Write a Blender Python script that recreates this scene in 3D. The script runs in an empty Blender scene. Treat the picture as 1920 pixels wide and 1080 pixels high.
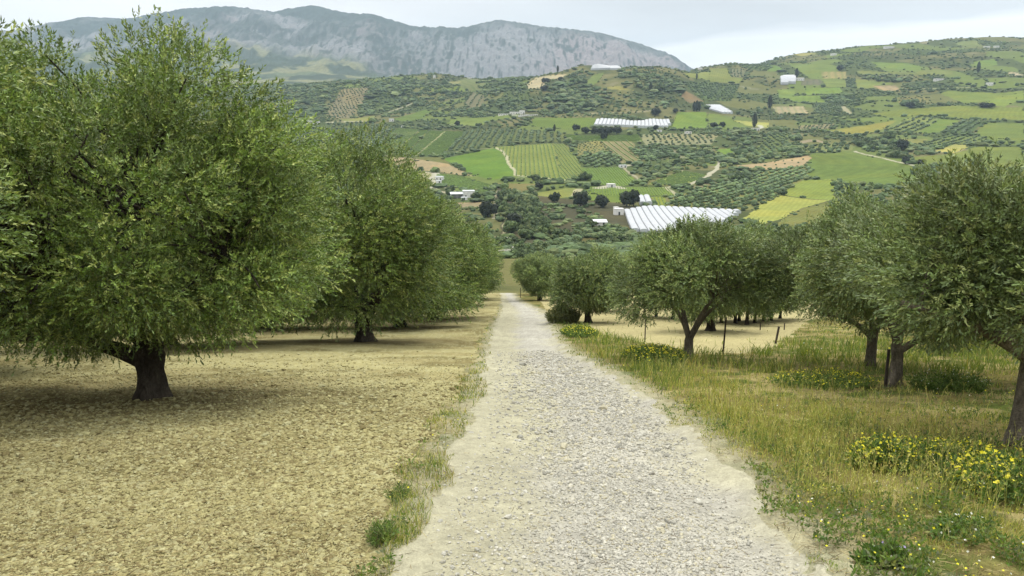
import bpy, math, random
import numpy as np
from math import radians, sin, cos, tan, atan2, pi

# ---------------------------------------------------------------- camera, world, sun, exposure
scene = bpy.context.scene
PITCH = radians(12.2)
FPX = 1507.0                      # focal length in pixels of the 1920-wide photograph
SP, CP = sin(PITCH), cos(PITCH)
cam_d = bpy.data.cameras.new('camera')
cam_d.sensor_width = 36.0
cam_d.lens = 36.0 * FPX / 1920.0
cam_d.clip_start = 0.1
cam_d.clip_end = 40000
cam = bpy.data.objects.new('camera', cam_d)
scene.collection.objects.link(cam)
cam.location = (0, 0, 0)
cam.rotation_euler = (pi / 2 - PITCH, 0, 0)
scene.camera = cam

SUN_EL, SUN_ROT = radians(58), radians(25)
world = bpy.data.worlds.new("World")
scene.world = world
world.use_nodes = True
nt = world.node_tree
for n in list(nt.nodes):
    nt.nodes.remove(n)
def N(nt, t, **kw):
    n = nt.nodes.new(t)
    for k, v in kw.items():
        setattr(n, k, v)
    return n
def M(nt, op, a, b=None, c=None, clamp=False):
    n = nt.nodes.new('ShaderNodeMath'); n.operation = op; n.use_clamp = clamp
    for i, v in enumerate((a, b, c)):
        if v is None: continue
        if isinstance(v, (int, float)): n.inputs[i].default_value = v
        else: nt.links.new(v, n.inputs[i])
    return n.outputs[0]
def ramp(nt, fac, stops, interp='LINEAR'):
    n = nt.nodes.new('ShaderNodeValToRGB'); r = n.color_ramp; r.interpolation = interp
    while len(r.elements) < len(stops): r.elements.new(0.5)
    for e, (p, c) in zip(r.elements, stops):
        e.position = p
        e.color = (c, c, c, 1) if isinstance(c, (int, float)) else (*c, 1)
    nt.links.new(fac, n.inputs[0])
    return n.outputs[0]
def mixc(nt, fac, a, b, mode='MIX'):
    n = nt.nodes.new('ShaderNodeMix'); n.data_type = 'RGBA'; n.blend_type = mode
    for s, v in ((n.inputs[0], fac), (n.inputs[6], a), (n.inputs[7], b)):
        if isinstance(v, (int, float)): s.default_value = v
        elif isinstance(v, tuple): s.default_value = (*v, 1)
        else: nt.links.new(v, s)
    return n.outputs[2]
sky = N(nt, 'ShaderNodeTexSky', sky_type='NISHITA', sun_disc=False)
sky.sun_elevation = SUN_EL; sky.sun_rotation = SUN_ROT
skyc = mixc(nt, 1.0, sky.outputs[0], (0.10, 0.10, 0.10), 'MULTIPLY')
tc = N(nt, 'ShaderNodeTexCoord')
sx = N(nt, 'ShaderNodeSeparateXYZ'); nt.links.new(tc.outputs['Generated'], sx.inputs[0])
zc = M(nt, 'MAXIMUM', sx.outputs[2], 0.0)
den = M(nt, 'ADD', zc, 0.10)
px_ = M(nt, 'DIVIDE', sx.outputs[0], den); py_ = M(nt, 'DIVIDE', sx.outputs[1], den)
cxy = N(nt, 'ShaderNodeCombineXYZ'); nt.links.new(px_, cxy.inputs[0]); nt.links.new(py_, cxy.inputs[1])
no = N(nt, 'ShaderNodeTexNoise'); no.inputs['Scale'].default_value = 0.55; no.inputs['Detail'].default_value = 5
no.inputs['Roughness'].default_value = 0.48
nt.links.new(cxy.outputs[0], no.inputs['Vector'])
# a heavier grey sheet of cloud over the right, with a bright gap beneath its tilted lower edge
edge = M(nt, 'SUBTRACT', sx.outputs[2], M(nt, 'MULTIPLY_ADD', sx.outputs[0], 0.10, 0.057))
edge = M(nt, 'ADD', edge, M(nt, 'MULTIPLY', M(nt, 'SUBTRACT', no.outputs[0], 0.5), 0.09))
sheet = ramp(nt, M(nt, 'MULTIPLY_ADD', edge, 18.0, 0.5, clamp=True), [(0, 1.10), (0.42, 1.08), (0.62, 0.80), (1.0, 0.75)])
side = ramp(nt, M(nt, 'MULTIPLY_ADD', sx.outputs[0], 1.5, 0.5, clamp=True), [(0.2, 0.15), (0.7, 1.0)])
thick = M(nt, 'MULTIPLY_ADD', M(nt, 'SUBTRACT', sheet, 1.0), side, 1.0)
var = ramp(nt, no.outputs[0], [(0.3, 0.85), (0.5, 1.0), (0.7, 1.12)])
CLOUD_H, CLOUD_Z = 0.90, 2.7
grad = ramp(nt, zc, [(0.0, CLOUD_H / 3), (0.16, CLOUD_H / 3), (0.45, 1.5 / 3), (1.0, CLOUD_Z / 3)])
lum = M(nt, 'MULTIPLY', M(nt, 'MULTIPLY', M(nt, 'MULTIPLY', grad, 3.0), thick), var)
tint = ramp(nt, M(nt, 'MULTIPLY_ADD', side, M(nt, 'SUBTRACT', 1.0, sheet), 0.0), [(0.0, (1.0, 0.995, 0.985)), (0.2, (0.965, 0.99, 1.0))])
cl = mixc(nt, 1.0, tint, lum, 'MULTIPLY')
full = mixc(nt, 0.97, skyc, cl)
bg = N(nt, 'ShaderNodeBackground'); bg.inputs[1].default_value = 1.0
nt.links.new(full, bg.inputs[0])
wo = N(nt, 'ShaderNodeOutputWorld'); nt.links.new(bg.outputs[0], wo.inputs[0])

sun_d = bpy.data.lights.new('sun', 'SUN'); sun_d.energy = 1.5; sun_d.angle = radians(12)
sun_d.color = (1.0, 0.95, 0.86)
sun = bpy.data.objects.new('sun', sun_d); scene.collection.objects.link(sun)
# light comes from ahead and to the right, high up
from mathutils import Vector
sd = Vector((sin(SUN_ROT) * cos(SUN_EL), cos(SUN_ROT) * cos(SUN_EL), sin(SUN_EL)))
sun.rotation_euler = (-sd).to_track_quat('-Z', 'Y').to_euler()

scene.view_settings.view_transform = 'Standard'
scene.view_settings.look = 'None'
scene.view_settings.gamma = 1.0
scene.view_settings.exposure = 0.35
scene.cycles.max_bounces = 6
scene.cycles.diffuse_bounces = 2
scene.cycles.transmission_bounces = 3
scene.cycles.transparent_max_bounces = 8
scene.cycles.volume_bounces = 0
scene.cycles.use_denoising = True
scene.cycles.caustics_reflective = False
scene.cycles.caustics_refractive = False

# ---------------------------------------------------------------- small helpers
KALB = 1.75
def lin(c):
    c = np.asarray(c, float) / 255.0
    return np.where(c <= 0.04045, c / 12.92, ((c + 0.055) / 1.055) ** 2.4)
def C(r, g, b, k=None):
    "a seen (sunless, sRGB 0-255) colour as a base colour"
    return lin((r, g, b)) / (k or KALB)
def ray(x, y):
    "photograph pixel -> (X/Y, Z/Y) of its ray"
    a = (np.asarray(x, float) - 960) / FPX; b = (540 - np.asarray(y, float)) / FPX
    d = CP + b * SP
    return a / d, (-SP + b * CP) / d
def proj(X, Y, Z):
    t = np.asarray(Z) / Y; u = np.asarray(X) / Y
    b = (t * CP + SP) / (CP - t * SP)
    return 960 + u * (CP + b * SP) * FPX, 540 - b * FPX

def _h(ix, iy, s):
    h = (ix.astype(np.int64) * 374761393 + iy.astype(np.int64) * 668265263 + s * 1442695041) & 0x7fffffff
    h = ((h ^ (h >> 13)) * 1274126177) & 0x7fffffff
    h = ((h ^ (h >> 16)) * 2246822519) & 0x7fffffff
    return ((h ^ (h >> 15)) & 0xffff) / 65535.0
def vnoise(x, y, s=0):
    xf, yf = np.floor(x), np.floor(y); fx, fy = x - xf, y - yf
    fx = fx * fx * (3 - 2 * fx); fy = fy * fy * (3 - 2 * fy)
    xi, yi = xf.astype(np.int64), yf.astype(np.int64)
    a, b = _h(xi, yi, s), _h(xi + 1, yi, s); c, d = _h(xi, yi + 1, s), _h(xi + 1, yi + 1, s)
    return (a + (b - a) * fx) * (1 - fy) + (c + (d - c) * fx) * fy
def fbm(x, y, o=4, s=0, r=0.5):
    t = 0; a = 1; n = 0
    for i in range(o):
        t = t + a * vnoise(x * 2 ** i + 17.3 * i, y * 2 ** i - 9.1 * i, s + i); n += a; a *= r
    return t / n
def worley(x, y, s=0):
    "distance to nearest cell point, its id (0..1)"
    xi, yi = np.floor(x), np.floor(y)
    best = np.full(x.shape, 9.0); idv = np.zeros(x.shape)
    for dx in (-1, 0, 1):
        for dy in (-1, 0, 1):
            cx, cy = (xi + dx).astype(np.int64), (yi + dy).astype(np.int64)
            qx, qy = cx + _h(cx, cy, s), cy + _h(cx, cy, s + 7)
            d = (qx - x) ** 2 + (qy - y) ** 2
            m = d < best
            best = np.where(m, d, best); idv = np.where(m, _h(cx, cy, s + 31), idv)
    return np.sqrt(best), idv
def inpoly(X, Y, P):
    P = np.asarray(P); r = np.zeros(X.shape, bool)
    x0, y0 = P.min(0); x1, y1 = P.max(0)
    m = (X >= x0) & (X <= x1) & (Y >= y0) & (Y <= y1)
    if not m.any(): return r
    xs, ys = X[m], Y[m]; c = np.zeros(xs.shape, bool); j = len(P) - 1
    for i in range(len(P)):
        xi, yi = P[i]; xj, yj = P[j]
        if yi != yj:
            c ^= ((yi > ys) != (yj > ys)) & (xs < (xj - xi) * (ys - yi) / (yj - yi) + xi)
        j = i
    r[m] = c
    return r
def sstep(a, b, x):
    t = np.clip((x - a) / (b - a), 0, 1); return t * t * (3 - 2 * t)

def mesh_np(name, V, F, col=None, dom='FACE', mat=None, smooth=False, parent=None):
    "V (n,3); F (m,k) all faces of one size; col per face or per vertex"
    me = bpy.data.meshes.new(name)
    V = np.ascontiguousarray(V, np.float32); F = np.ascontiguousarray(F, np.int32)
    me.vertices.add(len(V)); me.vertices.foreach_set('co', V.ravel())
    k = F.shape[1]
    me.loops.add(F.size); me.loops.foreach_set('vertex_index', F.ravel())
    me.polygons.add(len(F))
    me.polygons.foreach_set('loop_start', np.arange(0, F.size, k, dtype=np.int32))
    try: me.polygons.foreach_set('loop_total', np.full(len(F), k, np.int32))
    except Exception: pass
    me.polygons.foreach_set('use_smooth', np.full(len(F), smooth, bool))
    me.update(calc_edges=True)
    if col is not None:
        at = me.attributes.new('Col', 'FLOAT_COLOR', dom)
        c4 = np.ones((len(col), 4), np.float32); c4[:, :3] = col
        at.data.foreach_set('color', c4.ravel())
    if mat: me.materials.append(mat)
    ob = bpy.data.objects.new(name, me)
    scene.collection.objects.link(ob)
    if parent: ob.parent = parent
    return ob
def tag(o, label=None, cat=None, group=None, kind=None):
    if label: o['label'] = label
    if cat: o['category'] = cat
    if group: o['group'] = group
    if kind: o['kind'] = kind
    return o
def empty(name, loc=(0, 0, 0), rz=0):
    o = bpy.data.objects.new(name, None); scene.collection.objects.link(o)
    o.location = loc; o.rotation_euler = (0, 0, rz); o.empty_display_size = 0.3
    return o

def new_mat(name):
    m = bpy.data.materials.new(name); m.use_nodes = True
    nt = m.node_tree
    for n in list(nt.nodes): nt.nodes.remove(n)
    out = nt.nodes.new('ShaderNodeOutputMaterial')
    return m, nt, out
def surf_mat(name, base=None, rough=0.9, attr=True, noise=None, bump=None, spec=0.2):
    """diffuse surface; base colour from the Col attribute or a tuple; noise = [(scale, detail, low, high, stretch)],
    bump = [(scale, strength, distance, kind)]"""
    m, nt, out = new_mat(name)
    p = N(nt, 'ShaderNodeBsdfPrincipled'); nt.links.new(p.outputs[0], out.inputs[0])
    p.inputs['Roughness'].default_value = rough
    p.inputs['Specular IOR Level'].default_value = spec
    tc = N(nt, 'ShaderNodeTexCoord')
    if base is None:
        a = N(nt, 'ShaderNodeAttribute', attribute_name='Col'); c = a.outputs['Color']
    else:
        r = N(nt, 'ShaderNodeRGB'); r.outputs[0].default_value = (*base, 1); c = r.outputs[0]
    for (sc, de, lo, hi, st) in (noise or []):
        mp = N(nt, 'ShaderNodeMapping'); nt.links.new(tc.outputs['Object'], mp.inputs[0])
        mp.inputs['Scale'].default_value = st
        n = N(nt, 'ShaderNodeTexNoise'); n.inputs['Scale'].default_value = sc; n.inputs['Detail'].default_value = de
        n.inputs['Roughness'].default_value = 0.65
        nt.links.new(mp.outputs[0], n.inputs['Vector'])
        f = ramp(nt, n.outputs[0], [(0.3, lo), (0.7, hi)])
        c = mixc(nt, 1.0, c, f, 'MULTIPLY')
    nt.links.new(c, p.inputs['Base Color'])
    prev = None
    for (sc, stg, dist, kind) in (bump or []):
        if kind == 'v':
            n = N(nt, 'ShaderNodeTexVoronoi'); n.inputs['Scale'].default_value = sc
            o = M(nt, 'SUBTRACT', 1.0, n.outputs['Distance'])
        else:
            n = N(nt, 'ShaderNodeTexNoise'); n.inputs['Scale'].default_value = sc; n.inputs['Detail'].default_value = 6
            o = n.outputs[0]
        nt.links.new(tc.outputs['Object'], n.inputs['Vector'])
        b = N(nt, 'ShaderNodeBump'); b.inputs['Strength'].default_value = stg; b.inputs['Distance'].default_value = dist
        nt.links.new(o, b.inputs['Height'])
        if prev is not None: nt.links.new(prev, b.inputs['Normal'])
        prev = b.outputs[0]
    if prev is not None: nt.links.new(prev, p.inputs['Normal'])
    return m
def leaf_mat(name, trans=0.3, silver=0.35, var=0.25, rough=0.5):
    m, nt, out = new_mat(name)
    a = N(nt, 'ShaderNodeAttribute', attribute_name='Col')
    oi = N(nt, 'ShaderNodeObjectInfo')
    g = N(nt, 'ShaderNodeNewGeometry')
    f = ramp(nt, oi.outputs['Random'], [(0, 1 - var), (1, 1 + var)])
    c = mixc(nt, 1.0, a.outputs['Color'], f, 'MULTIPLY')
    if silver > 0:
        s = mixc(nt, silver, c, (0.17, 0.21, 0.14))
        c = mixc(nt, g.outputs['Backfacing'], c, s)
    p = N(nt, 'ShaderNodeBsdfPrincipled'); p.inputs['Roughness'].default_value = rough
    p.inputs['Specular IOR Level'].default_value = 0.35
    nt.links.new(c, p.inputs['Base Color'])
    if trans > 0:
        t = N(nt, 'ShaderNodeBsdfTranslucent')
        tcx = mixc(nt, 1.0, c, (1.25, 1.3, 0.6), 'MULTIPLY')
        nt.links.new(tcx, t.inputs[0])
        mx = N(nt, 'ShaderNodeMixShader'); mx.inputs[0].default_value = trans
        nt.links.new(p.outputs[0], mx.inputs[1]); nt.links.new(t.outputs[0], mx.inputs[2])
        nt.links.new(mx.outputs[0], out.inputs[0])
    else:
        nt.links.new(p.outputs[0], out.inputs[0])
    return m

# ---------------------------------------------------------------- ground height
GY = np.array([-60, 0, 4.6, 7.3, 12.8, 21, 30, 45, 55, 70, 85, 100, 130, 180])
GZ = np.array([12.0, -1.82, -2.86, -3.50, -4.74, -6.56, -8.62, -11.75, -13.6, -16.3, -18.9, -22.3, -30.0, -40.0])
def gz0(Y):
    # smoothed profile: average of three samples
    w = np.clip(np.abs(Y) * 0.06, 0.3, 6)
    return (np.interp(Y - w, GY, GZ) + np.interp(Y, GY, GZ) + np.interp(Y + w, GY, GZ)) / 3
# control columns (pixel x) and seen row y of the land at each distance
YK = np.array([230, 330, 420, 520, 650, 800, 1000, 1250, 1500, 1700, 2000, 2400, 3000, 3800, 4500, 5200, 6000, 7200, 9000])
COLS = {
 -600: [492, 458, 425, 400, 372, 332, 288, 250, 215, 180, 160, 165, 160, 145, 115, 80, 60, 130, 260],
  60: [492, 458, 425, 400, 372, 332, 288, 250, 215, 180, 160, 165, 160, 145, 115, 82, 57, 130, 260],
  120: [492, 458, 425, 400, 372, 332, 288, 250, 215, 180, 160, 165, 160, 145, 115, 78, 43, 130, 260],
  190: [492, 458, 425, 400, 372, 332, 288, 250, 215, 180, 160, 165, 160, 142, 112, 72, 30, 130, 260],
  265: [492, 458, 425, 400, 372, 332, 288, 250, 215, 180, 160, 165, 160, 140, 110, 74, 34, 130, 260],
  370: [492, 458, 425, 400, 372, 332, 288, 250, 215, 180, 160, 165, 160, 140, 112, 66, 14, 130, 260],
  450: [492, 458, 425, 400, 372, 332, 288, 250, 215, 180, 163, 168, 162, 138, 110, 62, 11, 130, 260],
  530: [492, 458, 425, 400, 370, 330, 286, 250, 212, 178, 163, 170, 163, 138, 112, 64, 20, 130, 260],
  600: [492, 458, 425, 398, 368, 328, 282, 246, 208, 172, 156, 168, 163, 142, 118, 66, 8, 130, 260],
  660: [492, 456, 424, 396, 366, 325, 278, 243, 206, 170, 149, 166, 164, 150, 126, 74, 24, 130, 260],
  710: [492, 456, 424, 395, 362, 322, 275, 240, 204, 168, 144, 166, 166, 156, 134, 78, 26, 130, 260],
  780: [492, 456, 423, 394, 360, 318, 272, 238, 202, 170, 142, 164, 172, 168, 150, 92, 48, 130, 260],
  860: [492, 456, 422, 392, 356, 314, 270, 236, 200, 168, 143, 164, 180, 176, 160, 96, 52, 130, 260],
  940: [490, 455, 420, 388, 352, 308, 264, 228, 178, 150, 156, 170, 185, 182, 166, 90, 37, 130, 260],
  1030:[490, 455, 420, 386, 348, 304, 258, 220, 160, 133, 160, 180, 190, 185, 168, 100, 50, 130, 260],
  1110:[490, 455, 420, 385, 346, 302, 256, 216, 152, 126, 165, 190, 195, 188, 168, 110, 58, 130, 260],
  1190:[490, 455, 420, 385, 346, 302, 257, 217, 152, 125, 165, 190, 195, 188, 172, 122, 80, 140, 260],
  1250:[490, 453, 419, 384, 345, 302, 258, 220, 160, 133, 160, 185, 195, 188, 176, 134, 101, 150, 260],
  1300:[488, 452, 418, 383, 344, 302, 260, 223, 178, 146, 127, 160, 195, 190, 185, 160, 134, 170, 260],
  1360:[486, 450, 417, 382, 343, 302, 261, 225, 184, 148, 120, 138, 190, 200, 205, 205, 210, 220, 260],
  1450:[482, 446, 414, 380, 341, 301, 261, 226, 187, 152, 122, 107, 150, 200, 215, 220, 225, 230, 260],
  1550:[476, 436, 406, 374, 338, 300, 261, 222, 182, 148, 114, 95, 140, 200, 215, 220, 225, 230, 260],
  1640:[470, 425, 395, 366, 335, 299, 260, 218, 177, 142, 108, 82, 130, 200, 215, 220, 225, 230, 260],
  1780:[460, 410, 380, 355, 328, 294, 255, 210, 168, 133, 100, 71, 125, 200, 215, 220, 225, 230, 260],
  1920:[450, 400, 370, 346, 322, 288, 248, 203, 160, 126, 95, 66, 120, 200, 215, 220, 225, 230, 260],
  2600:[450, 400, 370, 346, 322, 288, 248, 203, 160, 126, 92, 62, 115, 200, 215, 220, 225, 230, 260],
}
YROW = np.concatenate([np.geomspace(90, 230, 50)[:-1], np.geomspace(230, 2450, 640)[:-1], np.geomspace(2450, 9000, 330)])
UCOL = np.concatenate([-np.geomspace(4, 0.80, 36)[:-1], np.linspace(-0.80, 0.80, 1301), np.geomspace(0.80, 4, 36)[1:]])
def build_T():
    xs = sorted(COLS)
    YM = np.array([90, 100, 130, 180] + list(YK[0:]))
    us = np.array([float(ray(x, 300)[0]) for x in xs])
    tab = []
    for x in xs:
        t = ray(x, np.array(COLS[x], float))[1]
        g = [gz0(y) / y for y in (90, 100, 130)]
        g180 = 0.5 * (g[-1] + t[0])
        tab.append(np.interp(np.log(YROW), np.log(YM), np.concatenate([g, [g180], t])))
    tab = np.array(tab)                      # col x row
    # smooth along distance
    def sm(a, k, ax):
        ker = np.hanning(k + 2)[1:-1]; ker /= ker.sum()
        pad = [(0, 0)] * a.ndim; pad[ax] = (k // 2, k // 2)
        b = np.pad(a, pad, mode='edge')
        return np.apply_along_axis(lambda v: np.convolve(v, ker, 'valid'), ax, b)
    z = tab * YROW[None, :]
    z0 = z[:, :6].copy()
    z = sm(z, 31, 1)
    w = np.clip((np.arange(len(YROW)) - 8) / 20, 0, 1)
    z = z * w + (tab * YROW[None, :]) * (1 - w)
    T = np.empty((len(YROW), len(UCOL)))
    for i in range(len(YROW)):
        T[i] = np.interp(UCOL, us, z[:, i] / YROW[i])
    core = sm(T[:, 35:35 + 1301], 25, 1)
    T[:, 35:35 + 1301] = core
    Z = T * YROW[:, None]
    X = UCOL[None, :] * YROW[:, None]; Yg = np.broadcast_to(YROW[:, None], X.shape)
    # relief
    a1 = np.interp(YROW, [90, 300, 600, 1000, 1600, 2400, 3800, 4600, 6000], [0, 0.5, 0.8, 4.0, 13.0, 11, 22, 34, 26])[:, None]
    Z = Z + a1 * 2 * (fbm(X / 170, Yg / 170, 4, 5) - 0.5)
    ridge_t = np.interp(UCOL, us, tab[:, np.searchsorted(YROW, 4600):].max(1))
    # mountain: ribs and gullies running down the face
    mk = sstep(3600, 4800, Yg)
    warp = 260 * (fbm(X / 700, Yg / 700, 3, 11) - 0.5)
    rib = fbm((X + warp) / 230, Yg / 1400, 4, 21) - 0.5
    rib2 = np.abs(fbm((X + warp) / 75, Yg / 500, 3, 33) - 0.5)
    fade = 1 - 0.55 * sstep(5600, 6100, Yg)
    Z = Z + mk * fade * (rib * 115 - rib2 * 70)
    crag = fbm(X / 60, Yg / 60, 3, 44) - 0.5
    Z = Z + mk * fade * crag * 34
    act = (Z[np.searchsorted(YROW, 4600):] / YROW[np.searchsorted(YROW, 4600):, None]).max(0)
    dt = (ridge_t - act) + 0.0022 * (fbm(UCOL * 60, UCOL * 0, 4, 71) - 0.5)
    dt = np.convolve(np.pad(dt, 4, mode='edge'), np.ones(9) / 9, 'valid')
    Z = Z + dt[None, :] * Yg * sstep(4300, 5300, Yg)
    return X, np.array(Yg), Z
XG, YG, ZG = build_T()
TG = ZG / YG
def near_rel(X, Y):
    "gentle lateral shape of the near hillside (fades out before the far grid)"
    f = 1 - sstep(60, 88, Y)
    return f * ((fbm(X / 9, Y / 9, 2, 3) - 0.5) * 0.22)
def H(X, Y):
    X = np.asarray(X, float); Y = np.asarray(Y, float)
    near = gz0(Y) + near_rel(X, Y)
    Yc = np.clip(Y, 90, YROW[-2]); u = np.clip(X / Yc, UCOL[0], UCOL[-1] - 1e-6)
    i = np.clip(np.searchsorted(YROW, Yc) - 1, 0, len(YROW) - 2)
    j = np.clip(np.searchsorted(UCOL, u) - 1, 0, len(UCOL) - 2)
    fy = (Yc - YROW[i]) / (YROW[i + 1] - YROW[i]); fu = (u - UCOL[j]) / (UCOL[j + 1] - UCOL[j])
    t = (TG[i, j] * (1 - fu) + TG[i, j + 1] * fu) * (1 - fy) + (TG[i + 1, j] * (1 - fu) + TG[i + 1, j + 1] * fu) * fy
    far = t * Yc
    return np.where(Y < 90, near, far)
_yn = np.concatenate([np.linspace(2, 30, 300), np.linspace(30.1, 95, 200)])
def near_pt(x, y):
    "pixel -> X, Y on the near hillside"
    u, t = ray(x, y)
    tt = gz0(_yn) / _yn
    Y = np.interp(t, tt, _yn)
    return u * Y, Y
def far_pt(x, y, ymin=232, ymax=2440):
    "pixel -> X, Y of the first land met beyond ymin"
    x = np.atleast_1d(np.asarray(x, float)); y = np.atleast_1d(np.asarray(y, float))
    u, t = ray(x, y)
    i0, i1 = np.searchsorted(YROW, (ymin, ymax))
    out = []
    for uu, tt in zip(u, t):
        j = int(np.clip(np.searchsorted(UCOL, uu) - 1, 0, len(UCOL) - 2)); f = (uu - UCOL[j]) / (UCOL[j + 1] - UCOL[j])
        col = TG[i0:i1, j] * (1 - f) + TG[i0:i1, j + 1] * f
        k = np.argmax(col >= tt)
        if col[k] < tt: k = int(np.argmax(col)); Y = YROW[i0 + k]
        elif k == 0: Y = YROW[i0]
        else:
            g = (tt - col[k - 1]) / (col[k] - col[k - 1]); Y = YROW[i0 + k - 1] + g * (YROW[i0 + k] - YROW[i0 + k - 1])
        out.append((uu * Y, Y))
    return np.array(out)
ZM = {1: (480, 80), 2: (960, 80), 3: (1440, 50), 4: (680, 250), 5: (1080, 250), 0: (0, 0)}
def Zp(z, pts):
    ox, oy = ZM[z]; s = 1 if z == 0 else 4
    return [(ox + a / s, oy + b / s) for a, b in pts]
def far_poly(z, pts, sub=3, closed=True):
    P = Zp(z, pts); Q = []
    n = len(P)
    for i in range(n if closed else n - 1):
        a, b = P[i], P[(i + 1) % n]
        for k in range(sub): Q.append((a[0] + (b[0] - a[0]) * k / sub, a[1] + (b[1] - a[1]) * k / sub))
    if not closed: Q.append(P[-1])
    Q = np.array(Q)
    return far_pt(Q[:, 0], Q[:, 1])
# ---------------------------------------------------------------- the far land: fields, tracks, orchards
def B(r, g, b): return (r, g, b)
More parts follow.
